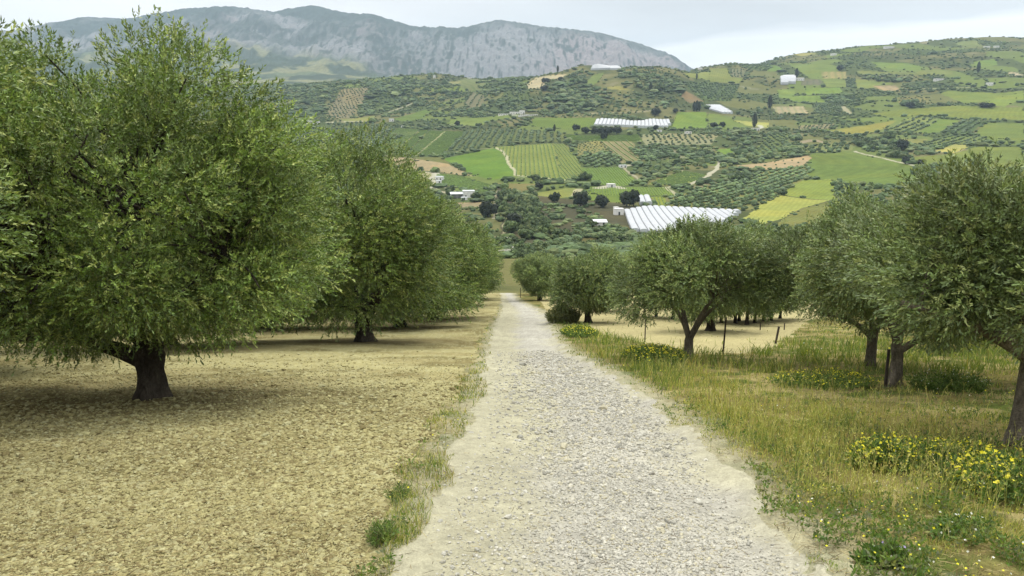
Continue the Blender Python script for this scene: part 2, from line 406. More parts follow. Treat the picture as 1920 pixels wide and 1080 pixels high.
# (zoom, points, kind, colour, extra)  kind F plain, V crop rows, O orchard (extra = spacing m, crown radius m)
FIELDS = [
 # middle of the valley, left
 (1, [(640,350),(850,330),(800,450),(720,560),(600,570),(530,540),(560,480)], 'O', (140,132,92), (9, 1.8)),
 (1, [(280,590),(400,520),(430,560),(340,650),(280,640)], 'F', (104,128,68), None),
 (1, [(620,580),(900,548),(850,590),(700,592)], 'F', (128,142,80), None),
 (1, [(1030,572),(1280,500),(1310,530),(1240,575),(1090,592)], 'F', (100,130,62), None),
 (1, [(1460,300),(1600,262),(1750,300),(1700,355),(1600,365)], 'V', (112,130,84), 14),
 (1, [(1440,292),(1540,292),(1500,312),(1450,306)], 'F', (140,148,100), None),
 (1, [(1420,615),(1465,575),(1620,565),(1740,560),(1720,612),(1630,625)], 'F', (112,138,66), None),
 (1, [(1560,450),(1620,370),(1720,400),(1700,480),(1600,490)], 'O', (128,126,88), (11, 2.2)),
 (1, [(560,600),(850,600),(1060,640),(840,820),(690,790),(590,700)], 'O', (92,108,62), (8, 2.6)),
 (1, [(840,820),(1060,640),(1230,655),(1012,840)], 'V', (120,140,76), 3.2),
 (1, [(1014,841),(1232,656),(1300,658),(1112,846)], 'V', (126,140,80), 3.4),
 (1, [(1114,846),(1302,658),(1416,664),(1204,846)], 'V', (118,138,74), 3.0),
 (1, [(1208,846),(1424,664),(1570,668),(1440,800),(1380,850)], 'V', (108,136,68), 3.2),
 (1, [(1440,812),(1580,660),(1700,650),(1930,650),(2320,680),(2320,740),(1930,755),(1800,775),(1620,802)], 'O', (100,118,72), (6.5, 2.3)),
 (4, [(600,190),(1000,108),(1108,228),(1140,318),(980,352),(800,300)], 'F', (98, 138, 50), None),
 (4, [(400,175),(600,180),(640,222),(320,200)], 'F', (110,120,68), None),
 (4, [(180,170),(320,182),(640,228),(830,322),(560,288),(300,262),(112,240)], 'F', (178,158,112), None),
 (4, [(300,275),(540,300),(515,335),(330,330)], 'F', (172,164,112), None),
 (4, [(330,330),(505,345),(500,430),(470,470),(400,440)], 'V', (140,144,84), 3.0),
 (4, [(550,305),(700,312),(980,392),(930,450),(830,435),(610,385),(550,350)], 'V', (98,134,58), 2.4),
 (4, [(1020,372),(1290,378),(1290,405),(1160,452),(1100,430)], 'F', (122,124,80), None),
 (4, [(700,520),(915,515),(910,555),(740,556)], 'F', (164,148,108), None),
 (4, [(1005,100),(1420,76),(1500,350),(1150,316),(1110,220)], 'V', (132,152,78), 4.2),
 (4, [(1430,76),(1510,80),(1610,190),(1680,350),(1500,350)], 'V', (126,144,76), 3.4),
 (4, [(1180,460),(1600,405),(1650,430),(1560,480),(1300,492)], 'F', (124,142,76), None),
 (5, [(60,262),(330,252),(460,378),(300,396),(120,370),(80,330)], 'V', (104,140,58), 2.4),
 (5, [(20,192),(100,160),(240,140),(345,190),(320,240),(60,256)], 'O', (88,108,66), (6.0, 2.6)),
 (5, [(0,80),(180,50),(260,130),(100,155),(10,170)], 'O', (134,140,88), (7, 1.1)),
 (5, [(180,60),(400,50),(490,120),(490,215),(340,222),(240,130)], 'V', (150,140,94), 7.5),
 (2, [(400,690),(600,700),(950,690),(980,740),(700,740),(400,730)], 'V', (110,134,66), 3.4),
 (2, [(960,690),(1200,680),(1540,690),(1500,762),(1000,772)], 'O', (150,150,104), (9.5, 1.9)),
 (2, [(880,800),(1060,765),(1330,800),(1200,872),(980,892)], 'O', (104,112,72), (7.0, 2.8)),
 (2, [(180,562),(640,565),(610,632),(420,650),(120,625)], 'V', (104,132,58), 3.4),
 (2, [(1240,520),(1450,520),(1468,640),(1190,645)], 'F', (112, 146, 58), None),
 (2, [(1462,530),(1560,540),(1756,630),(1620,652),(1472,642)], 'F', (112,138,66), None),
 (2, [(1640,582),(1800,592),(1920,600),(1920,638),(1770,622)], 'F', (160,172,96), None),
 (2, [(100,322),(180,262),(412,236),(380,270),(280,280),(212,346),(102,342)], 'O', (196,182,138), (22, 1.6)),
 (2, [(540,312),(620,240),(690,222),(645,300),(600,322)], 'F', (108,132,70), None),
 (2, [(680,336),(800,326),(910,360),(760,352)], 'F', (138,146,82), None),
 (2, [(1280,232),(1480,220),(1480,282),(1350,262)], 'F', (128,146,78), None),
 (2, [(1482,196),(1620,190),(1640,260),(1740,265),(1700,302),(1482,292)], 'V', (124,140,74), 4),
 (2, [(1640,200),(1740,195),(1740,262),(1650,256)], 'O', (132,132,92), (10, 2.0)),
 (2, [(1700,142),(1920,112),(1960,200),(1740,192)], 'O', (88,112,64), (8, 2.6)),
 (2, [(1290,292),(1500,302),(1710,312),(1640,442),(1480,432),(1330,352)], 'O', (90,116,68), (8.5, 2.7)),
 (2, [(1260,400),(1310,362),(1440,442),(1330,452)], 'F', (144,124,84), None),
 (4, [(985,400),(1150,450),(1600,500),(1930,525),(2080,560),(2180,640),(2100,760),(1930,960),(1100,1000),(1020,800),(1060,640),(990,500)], 'F', (92, 90, 62), None),
 (5, [(0,690),(360,690),(620,760),(900,800),(1200,760),(1250,960),(0,960)], 'F', (100, 104, 66), None),
 # right-hand slope
 (3, [(160,276),(480,286),(562,320),(402,386),(272,360),(172,292)], 'F', (112,138,68), None),
 (3, [(0,286),(60,290),(132,332),(0,336)], 'F', (102,136,62), None),
 (3, [(400,340),(580,336),(592,386),(410,392)], 'V', (150,152,104), 13),
 (3, [(250,395),(400,395),(410,440),(250,436)], 'V', (118,118,88), 12),
 (3, [(420,402),(582,400),(590,450),(422,452)], 'F', (122,146,76), None),
 (3, [(280,462),(540,455),(572,500),(282,512)], 'F', (112,146,62), None),
 (3, [(150,522),(402,515),(422,570),(172,562)], 'F', (114, 146, 64), None),
 (3, [(70,472),(190,470),(202,510),(150,540),(80,532)], 'F', (112,142,70), None),
 (3, [(590,386),(650,390),(656,460),(592,452)], 'O', (80,106,58), (7, 2.8)),
 (3, [(655,392),(960,425),(800,440),(792,470),(664,462)], 'F', (122,144,76), None),
 (3, [(790,445),(960,440),(992,476),(872,482)], 'F', (172,152,108), None),
 (3, [(660,330),(1100,345),(1180,320),(1390,340),(1390,362),(1100,362),(690,356)], 'F', (120,138,76), None),
 (3, [(760,265),(1050,275),(1160,302),(1150,330),(880,310)], 'F', (112, 142, 66), None),
 (3, [(1540,262),(1700,242),(1722,290),(1560,292)], 'F', (110,144,70), None),
 (3, [(1130,106),(1212,104),(1192,132),(1132,126)], 'F', (160,154,110), None),
 (3, [(1440,110),(1560,105),(1602,150),(1500,156),(1400,132)], 'F', (118,138,80), None),
 (3, [(120,205),(330,195),(380,205),(260,222)], 'F', (150,158,96), None),
 (3, [(1350,482),(1700,500),(1920,480),(1840,570),(1640,560),(1480,580),(1290,502)], 'F', (118,142,66), None),
 (3, [(1600,585),(1700,540),(1920,492),(1920,540),(1770,602)], 'F', (126, 152, 66), None),
 (3, [(780,652),(1000,620),(1400,592),(1700,604),(1930,602),(1930,702),(1440,692),(1240,660),(900,682)], 'F', (120,140,62), None),
 (3, [(820,790),(1100,672),(1285,690),(1140,802)], 'O', (118,140,80), (8.5, 2.3)),
 (3, [(1135,800),(1292,690),(1440,702),(1300,792)], 'F', (108, 138, 64), None),
 (3, [(1296,792),(1460,702),(1632,720),(1510,806)], 'O', (84,110,62), (8.0, 2.8)),
 (3, [(1560,790),(1645,720),(1930,722),(1930,862),(1600,822)], 'F', (112, 136, 66), None),
 (3, [(440,782),(970,702),(822,792),(602,806)], 'F', (136,144,70), None),
 (3, [(330,590),(540,570),(660,650),(360,680)], 'O', (98,116,74), (7, 2.4)),
 (3, [(40,600),(270,598),(300,655),(60,650)], 'V', (176,166,124), 10),
 (3, [(960,530),(1180,520),(1240,580),(1000,590)], 'O', (124,132,86), (9, 2.0)),
 (3, [(230,740),(500,728),(520,765),(220,770)], 'O', (150,142,98), (8, 1.6)),
 (3, [(1232,932),(1400,882),(1522,890),(1402,950)], 'F', (164,172,98), None),
 (3, [(1062,982),(1400,952),(1550,902),(1930,902),(1930,1082),(1182,1032)], 'F', (114, 136, 66), None),
 (3, [(1180,870),(1350,820),(1640,830),(1600,890),(1400,880),(1220,930)], 'O', (108,132,72), (8, 1.9)),
 (3, [(880,840),(1210,842),(1150,880),(900,878)], 'F', (126,140,82), None),
 (3, [(330,950),(640,948),(900,1010),(1160,1066),(1120,1180),(900,1200),(700,1190),(250,1120)], 'F', (104, 132, 62), None),
 (3, [(0,800),(190,800),(100,950),(-140,990)], 'O', (104,126,72), (8.0, 2.2)),
 (3, [(270,885),(640,880),(620,930),(300,942)], 'O', (126,142,86), (10, 3.0)),
 (5, [(1200,240),(1420,222),(1740,166),(1772,182),(1732,240),(1440,272),(1210,252)], 'O', (188,164,118), (15, 1.0)),
 (5, [(680,482),(1000,400),(1350,300),(1660,250),(1785,270),(1720,345),(1510,452),(1350,572),(1000,577),(690,545)], 'O', (120,132,80), (5.6, 1.9)),
 (5, [(1050,120),(1200,110),(1190,150),(1080,165)], 'F', (108,148,62), None),
 (5, [(600,350),(810,280),(980,312),(940,350),(760,392),(540,382)], 'V', (126,148,70), 2.2),
 (5, [(80,402),(690,402),(742,462),(540,470),(330,468),(100,450)], 'V', (114,146,62), 2.0),
 (5, [(60,450),(340,470),(350,520),(100,500)], 'F', (106,136,60), None),
 (5, [(560,478),(650,474),(680,550),(600,560)], 'V', (128,152,62), 2.5),
 (5, [(1250,642),(1380,542),(1520,462),(1640,480),(1740,496),(1900,500),(1700,565),(1550,640),(1410,682),(1330,667)], 'F', (152, 168, 88), None),
 (5, [(1550,442),(1700,352),(1930,342),(1930,500),(1750,492),(1640,474),(1530,455)], 'F', (130,154,72), None),
 (5, [(1560,640),(1740,560),(1930,505),(1930,640),(1760,700),(1500,690)], 'F', (118,130,74), None),
 (5, [(1540,802),(1740,792),(1745,962),(1500,950)], 'V', (108,136,62), 2.6),
 (5, [(1200,700),(1720,690),(1740,790),(1540,800),(1480,960),(1250,900)], 'O', (104,124,66), (7.5, 1.7)),
 (5, [(840,700),(1150,680),(1200,700),(1250,900),(880,790)], 'F', (92,108,58), None),
]
TRACKS = [  # zoom, points, half width m, colour
 (1, [(1000,835),(1110,740),(1228,655)], 0.9, (176,170,120)),
 (1, [(1200,845),(1300,760),(1420,665)], 0.9, (170,166,112)),
 (1, [(540,600),(640,594),(790,590)], 3.0, (186,180,146)),
 (1, [(1000,520),(1110,480),(1190,450)], 2.5, (176,170,138)),
 (4, [(620,150),(800,125),(1000,108)], 0.9, (168,166,118)),
 (4, [(190,168),(112,220),(125,248),(300,272),(440,288),(545,300),(522,335),(520,400),(560,432),(700,455)], 2.0, (196,186,152)),
 (4, [(545,300),(522,335),(522,410)], 3.2, (200,196,170)),
 (4, [(580,390),(640,410),(700,440),(840,458),(920,466),(940,430)], 1.2, (190,184,150)),
 (4, [(1000,105),(1060,150),(1095,200),(1125,260),(1145,315),(1300,325),(1500,350)], 1.5, (196,190,150)),
 (4, [(1000,430),(1012,460),(980,500),(990,560),(1000,600),(980,640)], 1.1, (170,160,128)),
 (4, [(1100,650),(1070,690),(1085,720),(1040,770),(980,780)], 0.9, (176,170,124)),
 (4, [(1150,468),(1210,440),(1290,430)], 1.2, (180,178,140)),
 (4, [(1590,470),(1640,420)], 2.5, (186,180,136)),
 (5, [(670,405),(760,395),(850,385),(950,345),(1010,305),(1045,265),(1065,235),(1092,200),(1020,190)], 2.0, (196,190,160)),
 (5, [(670,405),(710,430),(752,462)], 1.6, (186,180,140)),
 (5, [(340,248),(390,238),(490,236)], 2.8, (190,184,156)),
 (5, [(372,250),(380,285),(430,320),(462,350)], 1.3, (176,168,132)),
 (5, [(800,275),(830,290),(900,300),(970,308)], 0.8, (180,176,132)),
 (5, [(170,410),(260,395),(340,412)], 4.5, (200,194,168)),
 (3, [(650,935),(740,958),(860,985),(1000,1020),(1160,1055)], 1.6, (196,190,160)),
 (3, [(1840,350),(1870,365),(1960,360)], 8, (196,180,140)),
 (3, [(1160,465),(1300,462),(1540,455)], 2.5, (180,180,130)),
 (3, [(560,600),(620,650)], 4, (178,170,130)),
 (3, [(240,870),(340,850),(420,870)], 5, (168,152,118)),
 (2, [(600,530),(740,525),(900,520),(1040,512)], 3.2, (172,160,122)),
 (2, [(0,545),(180,540)], 2.5, (196,194,180)),
 (2, [(1780,660),(1870,640),(1860,620)], 3, (206,204,184)),
 (2, [(1200,800),(1270,870),(1340,830)], 2.0, (150,146,110)),
 (2, [(1720,330),(1840,350)], 3.5, (150,148,118)),
]
GREENHOUSES_PX = {}
# colours on the grid (real land cover: crops, bare soil, scrub)
nY, nU = XG.shape
COLG = np.zeros((nY, nU, 3), np.float32)
def lm(c, k=None):
    v = C(*c, k=k or 1.8); g = v @ np.array([0.3, 0.6, 0.1])
    v = g + (v - g) * (0.84 if c[0] >= c[1] else 0.92)
    return v * (np.array([1.16, 1.02, 0.84]) if c[1] > c[0] else np.array([1.0, 1.0, 0.95]))
n1 = fbm(XG / 45, YG / 45, 4, 61); n2 = fbm(XG / 9, YG / 9, 3, 71)
scr = lm((84, 98, 62)); scr2 = lm((118, 124, 80)); scr3 = lm((150, 140, 100))
w1 = sstep(0.42, 0.62, n1)[..., None]; w2 = sstep(0.62, 0.78, n1 * 0.6 + n2 * 0.4)[..., None]
base = scr * (1 - w1) + scr2 * w1
base = base * (1 - w2) + scr3 * w2
COLG[:] = base
# patchwork of small plots where nothing particular is drawn
wx = XG + 40 * (fbm(XG / 120, YG / 120, 2, 81) - 0.5); wy = YG + 40 * (fbm(XG / 120, YG / 120, 2, 82) - 0.5)
def plot_id(X, Y):
    wx = X + 40 * (fbm(X / 120, Y / 120, 2, 81) - 0.5); wy = Y + 40 * (fbm(X / 120, Y / 120, 2, 82) - 0.5)
    return worley(wx / 75, wy / 105, 91)[1]
pid = plot_id(XG, YG)
PCOL = [(110,132,70), (88,108,62), (112,136,66), (114,124,76), (84,102,60), (84,104,62)]
for k, c in enumerate(PCOL):
    m = (pid > 0.30 + k * 0.11) & (pid <= 0.30 + (k + 1) * 0.11) & (YG > 560) & (YG < 2440)
    m &= ~((np.abs(XG - 0.12 * YG) < 0.10 * YG) & (YG > 1180) & (YG < 1750))   # scrubby knoll
    COLG[m] = (lm(c) * (0.85 + 0.3 * n2[..., None]))[m]
# foothill plain and mountain
far = YG > 2500
fw = worley((XG + 60 * n2) / 190, YG / 240, 95)[1][..., None]
plain = np.where(fw > 0.7, lm((136, 144, 104)), np.where(fw > 0.45, lm((104, 122, 84)), lm((84, 104, 72))))
gully = sstep(0.5, 0.6, fbm(XG / 120, YG / 200, 4, 97))[..., None]
plain = plain * (1 - gully) + lm((70, 88, 62)) * gully
rockf = fbm(XG / 300, YG / 400, 4, 101); speck = fbm(XG / 15, YG / 70, 3, 103)
tval = (TG + 0.0) # height angle
rock = lm((140, 148, 160)); rock2 = lm((162, 150, 150)); veg = lm((74, 90, 84))
pink = sstep(0.5, 0.7, fbm(XG / 500, YG / 900, 3, 107))[..., None]
rk = rock * (1 - pink) + rock2 * pink
vw = sstep(0.52, 0.60, speck * 0.66 + rockf * 0.34)[..., None]
crest = sstep(5550, 5900, YG + 500 * (rockf - 0.5))[..., None] * 0.75
leftside = sstep(0.05, -0.30, XG / YG)[..., None] * 0.8
vw = np.clip(np.maximum(vw, crest) + leftside * sstep(0.42, 0.62, rockf)[..., None], 0, 1)
mcol = rk * (1 - vw) + veg * vw
mm = sstep(4050, 4500, YG + 700 * (rockf - 0.5) + 500 * sstep(-0.05, -0.3, XG / YG) * -1)[..., None]
COLG = np.where(far[..., None], plain * (1 - mm) + mcol * mm, COLG).astype(np.float32)

ORCH = []
_cy = (YROW > 225) & (YROW < 2450)
r0, r1 = np.argmax(_cy), len(_cy) - np.argmax(_cy[::-1])
SX, SY = XG[r0:r1], YG[r0:r1]; SC = COLG[r0:r1]
WX = SX + 5 * (fbm(SX / 25, SY / 25, 2, 201) - 0.5); WY = SY + 5 * (fbm(SX / 25, SY / 25, 2, 202) - 0.5)
FPOLY = []
VROWS = []
rg = np.random.default_rng(7)
for (z, pts, kind, col, ex) in FIELDS:
    P = far_poly(z, pts); FPOLY.append(P)
    m = inpoly(WX, WY, P)
    if not m.any(): continue
    c = lm(col)
    xs, ys = SX[m], SY[m]
    mot = 0.66 + 0.36 * fbm(xs / 16, ys / 16, 4, 211) + 0.18 * vnoise(xs / 2.2, ys / 2.2, 215) + 0.14 * vnoise(xs / 60, ys / 60, 217)
    cc = c[None, :] * mot[:, None]
    yel = sstep(0.45, 0.7, fbm(xs / 28, ys / 28, 3, 221))[:, None] * 0.6
    cc = cc * (1 - yel) + cc * np.array([1.25, 1.1, 0.95]) * yel
    d = P[3] - P[0]; d = d / (np.hypot(*d) + 1e-9)     # along the first side
    perp = np.array([-d[1], d[0]])
    if kind == 'F':
        cc = cc * (1 + 0.07 * np.sin((xs * perp[0] + ys * perp[1]) * 2.1 + 2 * fbm(xs / 20, ys / 20, 2, 5)))[:, None]
    if kind == 'V':
        # crop rows run down the second side
        d2 = P[6] - P[3]; d2 = d2 / (np.hypot(*d2) + 1e-9); q = np.array([-d2[1], d2[0]])
        s = ((xs * q[0] + ys * q[1]) / ex) % 1.0
        st = sstep(0.25, 0.40, np.abs(s - 0.5))
        soilc = c * np.array([1.18, 1.08, 1.08]); crop = c * np.array([0.62, 0.80, 0.55])
        cc = cc * (0.5 + 0.5 * 0) + 0.5 * (soilc * (1 - st[:, None]) + crop * st[:, None]) * mot[:, None]
        VROWS.append((P, d2, q, ex))
    SC[m] = cc
    if kind == 'O': ORCH.append((P, d, ex[0], ex[1], z, pts))
# darker worn verges along plot edges come from hedges (geometry); tracks are bare ground
for (z, pts, hw, col) in TRACKS:
    L = far_poly(z, pts, sub=4, closed=False)
    c = lm(col)
    for a, b in zip(L[:-1], L[1:]):
        ab = b - a; l2 = (ab ** 2).sum() + 1e-9; pad = hw + 3
        i0 = np.searchsorted(SY[:, 0], min(a[1], b[1]) - pad); i1 = np.searchsorted(SY[:, 0], max(a[1], b[1]) + pad) + 1
        xs, ys = WX[i0:i1], WY[i0:i1]
        if xs.size == 0: continue
        t = np.clip(((xs - a[0]) * ab[0] + (ys - a[1]) * ab[1]) / l2, 0, 1)
        dd = np.hypot(xs - a[0] - t * ab[0], ys - a[1] - t * ab[1])
        m = dd < hw * (0.8 + 0.5 * vnoise(xs / 6, ys / 6, 5))
        blk = SC[i0:i1]; blk[m] = c * (0.9 + 0.2 * vnoise(xs[m] / 3, ys[m] / 3, 9))[:, None]
COLG[r0:r1] = SC

def grid_obj(name, X, Y, Z, Cc, fmask, mat, smooth=True):
    nr, nc = X.shape
    idx = np.arange(nr * nc).reshape(nr, nc)
    F = np.stack([idx[:-1, :-1], idx[:-1, 1:], idx[1:, 1:], idx[1:, :-1]], -1)[fmask]
    used, inv = np.unique(F.ravel(), return_inverse=True)
    V = np.stack([X.ravel(), Y.ravel(), Z.ravel()], 1)[used]
    return mesh_np(name, V, inv.reshape(-1, 4), Cc.reshape(-1, 3)[used], 'POINT', mat, smooth)
land_mat = surf_mat('farmland', noise=[(0.35, 4, 0.86, 1.14, (1, 1, 1))], bump=[(0.5, 0.5, 0.6, 'n')], rough=1.0, spec=0.05)
rock_mat = surf_mat('mountain_rock', noise=[(0.02, 6, 0.86, 1.12, (1, 1, 0.3)), (0.09, 4, 0.70, 1.22, (1, 0.4, 0.3))], rough=1.0, spec=0.05)
rowc = 0.5 * (YROW[:-1] + YROW[1:])
fm = np.broadcast_to((rowc < 2500)[:, None], (nY - 1, nU - 1))
tag(grid_obj('valley_terrain', XG, YG, ZG, COLG, fm, land_mat), kind='structure')
tag(grid_obj('mountain_terrain', XG, YG, ZG, COLG, ~fm, rock_mat), kind='structure')
# ---------------------------------------------------------------- haze: the air between here and the mountain
def add_haze(density):
    m, nt, out = new_mat('haze')
    v = N(nt, 'ShaderNodeVolumePrincipled')
    v.inputs['Color'].default_value = (0.64, 0.83, 1.0, 1)
    v.inputs['Density'].default_value = density
    v.inputs['Anisotropy'].default_value = 0.0
    nt.links.new(v.outputs[0], out.inputs['Volume'])
    zb = min(float(ZG.min()), -60) - 1.0; zt = float(ZG.max()) + 2.0
    x = float(np.abs(XG).max()) + 5; y0, y1 = -45.0, float(YG.max()) + 5
    V = [(sx_ * x, y, z) for z in (zb, zt) for y in (y0, y1) for sx_ in (-1, 1)]
    F = [(0, 2, 3, 1), (4, 5, 7, 6), (0, 1, 5, 4), (2, 6, 7, 3), (0, 4, 6, 2), (1, 3, 7, 5)]
    o = mesh_np('haze', np.array(V), np.array(F), mat=m)
    tag(o, kind='stuff')
    o.display_type = 'WIRE'
HAZE = 0.76e-4
add_haze(HAZE)

# ---------------------------------------------------------------- near hillside: track, tilled soil, grassy verge
RL = [(1140, 725), (1080, 752), (1000, 778), (950, 802), (900, 832), (850, 860), (800, 882), (750, 902), (700, 910), (650, 917), (620, 926), (600, 934), (575, 944), (560, 940), (548, 936)]
RR = [(1140, 1720), (1080, 1610), (1000, 1492), (950, 1436), (900, 1382), (850, 1335), (800, 1285), (750, 1232), (720, 1186), (690, 1128), (660, 1070), (640, 1046), (610, 1032), (590, 1026), (580, 1012), (573, 990), (560, 968), (548, 958)]
VL = [(1140, 660), (1080, 690), (1000, 702), (950, 722), (900, 752), (850, 786), (800, 820), (750, 852), (730, 862), (680, 886), (640, 898), (600, 920), (580, 934), (565, 940), (548, 946)]
def edge_fn(tab, extra=0):
    p = [near_pt(x, y) for y, x in tab]
    Yv = np.array([float(q[1]) for q in p]); Xv = np.array([float(q[0]) for q in p])
    o = np.argsort(Yv); Yv, Xv = Yv[o], Xv[o]
    return lambda Y: np.interp(Y, Yv, Xv)
fRL, fRR, fVL = edge_fn(RL), edge_fn(RR), edge_fn(VL)
SANDP = [(1046, 574), (1075, 600), (1115, 622), (1190, 640), (1250, 652), (1320, 664), (1390, 666), (1440, 655), (1490, 628), (1520, 606), (1560, 590), (1560, 566), (1040, 566)]
SAND = np.array([near_pt(x, y) for x, y in SANDP], float)
# trunks of the near trees: x pixel, y pixel of the foot
NEAR_TREES = {}
iv = np.linspace(1 / 2.6, 1 / 40.0, 760); yr = np.concatenate([1 / iv, np.linspace(40.1, 92, 130)[:-1], [92.0]])
uc = np.concatenate([-np.geomspace(9, 0.76, 40)[:-1], np.linspace(-0.76, 0.76, 1250), np.geomspace(0.76, 9, 40)[1:]])
NX = uc[None, :] * yr[:, None]; NYm = np.array(np.broadcast_to(yr[:, None], NX.shape))
def sand_w(X, Y):
    jx = X + 0.8 * (fbm(X / 1.1, Y / 1.1, 3, 301) - 0.5); jy = Y + 2.0 * (fbm(X / 1.1, Y / 1.1, 3, 302) - 0.5)
    return inpoly(jx, jy, SAND) | ((Y > 58) & (X > 2.5) & (X < 0.42 * Y + 3))
def zone(X, Y):
    "0 soil, 1 left verge, 2 road, 3 right grass, 4 right sand"
    e = (fbm(X / 0.35, Y / 0.5, 3, 311) - 0.5) * 0.6; e2 = (fbm(X / 0.5, Y / 0.8, 4, 312) - 0.5) * 0.85
    z = np.zeros(X.shape, int)
    z[X + e > fVL(Y)] = 1
    z[X + e2 * 0.7 > fRL(Y)] = 2
    z[X + e2 > fRR(Y)] = 3
    r = z == 3
    s = sand_w(X, Y)
    z[r & s] = 4
    return z
zn = zone(NX, NYm)
Zn = gz0(NYm) + near_rel(NX, NYm)
Zn = np.where(NYm >= 90, H(NX, np.maximum(NYm, 90)), Zn)
res = sstep(30, 8, NYm)
d1, id1 = worley(NX / 0.065, NYm / 0.065, 321); d2, id2 = worley(NX / 0.035, NYm / 0.035, 331)
clod = (np.clip(0.75 - d1, 0, 1) * (0.012 + 0.034 * id1) + np.clip(0.7 - d2, 0, 1) * 0.012) * res
big = (fbm(NX / 0.8, NYm / 0.8, 3, 341) - 0.5) * 0.10
soilz = clod + big
rut = np.exp(-((NX - (0.42 * fRL(NYm) + 0.58 * fRR(NYm)) + 0.55) / 0.28) ** 2) + np.exp(-((NX - (0.42 * fRL(NYm) + 0.58 * fRR(NYm)) - 0.75) / 0.28) ** 2)
roadz = -0.05 * rut + np.clip(0.65 - d2, 0, 1) * 0.012 * res + (fbm(NX / 0.5, NYm / 0.5, 3, 351) - 0.5) * 0.05 - 0.03
grz = (fbm(NX / 0.4, NYm / 0.4, 3, 361) - 0.5) * 0.10 + np.clip(0.6 - d2, 0, 1) * 0.02 * res
wroad = np.clip((NX - fRL(NYm)) / 0.25, 0, 1) * np.clip((fRR(NYm) - NX) / 0.25, 0, 1)
wleft = np.clip((fVL(NYm) + 0.1 - NX) / 0.3, 0, 1)
mic = soilz * wleft + roadz * wroad + grz * (1 - wleft) * (1 - wroad)
fadeb = 1 - sstep(80, 90, NYm)
Zn = Zn + mic * fadeb
def micro_free(X, Y): return H(X, Y)
# colours of the ground itself
f1 = fbm(NX / 1.3, NYm / 1.3, 4, 371); f2 = fbm(NX / 0.16, NYm / 0.16, 3, 381); f3 = vnoise(NX / 0.03, NYm / 0.03, 391)
soil = C(196, 187, 132); soil_d = C(152, 142, 94); straw = C(208, 202, 154)
cs = soil[None, None] * (1 - sstep(0.45, 0.7, f1)[..., None]) + soil_d * sstep(0.45, 0.7, f1)[..., None]
cs = cs * (1 - 0.5 * (id1 > 0.72)[..., None]) + straw * 0.5 * (id1 > 0.72)[..., None]
dkp = sstep(0.5, 0.72, fbm(NX / 2.6, NYm / 1.5, 3, 377))[..., None] * 0.35
cs = cs * (1 - dkp) + C(150, 132, 84) * dkp
cs = cs * (0.84 + 0.32 * f2[..., None])
# leaf litter and dug earth around the trunks, with the trees' shade painted in
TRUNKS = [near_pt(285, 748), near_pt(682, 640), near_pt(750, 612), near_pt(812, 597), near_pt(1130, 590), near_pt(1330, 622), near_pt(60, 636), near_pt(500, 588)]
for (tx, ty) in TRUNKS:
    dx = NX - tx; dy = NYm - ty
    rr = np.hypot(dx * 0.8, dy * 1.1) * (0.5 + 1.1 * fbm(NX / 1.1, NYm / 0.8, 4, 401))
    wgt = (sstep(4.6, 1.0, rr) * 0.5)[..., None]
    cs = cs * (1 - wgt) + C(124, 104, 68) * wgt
grey = C(214, 209, 192); dust = C(208, 202, 168); 
cen = 0.38 * fRL(NYm) + 0.62 * fRR(NYm)
side_d = sstep(0.35, 1.15, np.where(NX > cen, 0.72, 1.0) * np.abs(NX - cen) / (0.5 * (fRR(NYm) - fRL(NYm)) + 1e-6) * 1.7 + 1.3 * (f1 - 0.5))
cr = grey * (1 - side_d[..., None] * 0.85) + dust * side_d[..., None] * 0.85
cr = cr * (0.80 + 0.34 * f1[..., None]) * (0.84 + 0.32 * f2[..., None]) * (0.88 + 0.22 * f3[..., None])
# a damp darker patch where a puddle dried
pp = [near_pt(1080, 690), near_pt(1110, 722), near_pt(1095, 705)]
for (qx, qy) in pp:
    w = (sstep(0.55, 0.15, np.hypot(NX - qx, (NYm - qy) * 0.5) + 0.3 * (f1 - 0.5)) * 0.35)[..., None]
    cr = cr * (1 - w) + C(150, 148, 120) * w
gr_a = C(146, 136, 82); gr_b = C(184, 170, 114); gr_c = C(104, 116, 56)
wg = sstep(0.45, 0.65, f1)[..., None]
cg = gr_a * (1 - wg) + gr_b * wg
wg2 = sstep(0.5, 0.7, fbm(NX / 0.7, NYm / 0.7, 3, 411))[..., None]
cg = (cg * (1 - wg2) + gr_c * wg2) * (0.75 + 0.5 * f2[..., None])
csand = C(206, 194, 140) * (0.82 + 0.3 * f1[..., None]) * (0.9 + 0.2 * f2[..., None])
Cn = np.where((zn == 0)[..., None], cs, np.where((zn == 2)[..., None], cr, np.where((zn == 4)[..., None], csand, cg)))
wr = (sstep(0.0, 0.45, np.minimum(NX - fRL(NYm), fRR(NYm) - NX)))[..., None]
Cn = np.where((zn == 1)[..., None] | (zn == 3)[..., None], cg, Cn)
dr = np.maximum(fRL(NYm) - NX, NX - fRR(NYm))
wd = (sstep(0.7, 0.0, dr + 0.5 * (f2 - 0.5)) * 0.8)[..., None]
Cn = np.where(((zn == 1) | (zn == 3))[..., None], Cn * (1 - wd) + dust * 0.92 * wd, Cn)
zf = np.maximum(zn[:-1, :-1], zn[1:, 1:])
soil_mat = surf_mat('dry_soil', noise=[(9, 5, 0.80, 1.16, (1, 1, 1)), (45, 3, 0.84, 1.14, (1, 1, 1))], bump=[(22, 0.5, 0.03, 'v'), (60, 0.5, 0.012, 'n')], rough=1.0, spec=0.1)
road_mat = surf_mat('gravel', noise=[(6, 5, 0.86, 1.1, (1, 1, 1)), (60, 3, 0.84, 1.12, (1, 1, 1))], bump=[(40, 0.5, 0.015, 'v'), (120, 0.5, 0.008, 'n')], rough=1.0, spec=0.15)
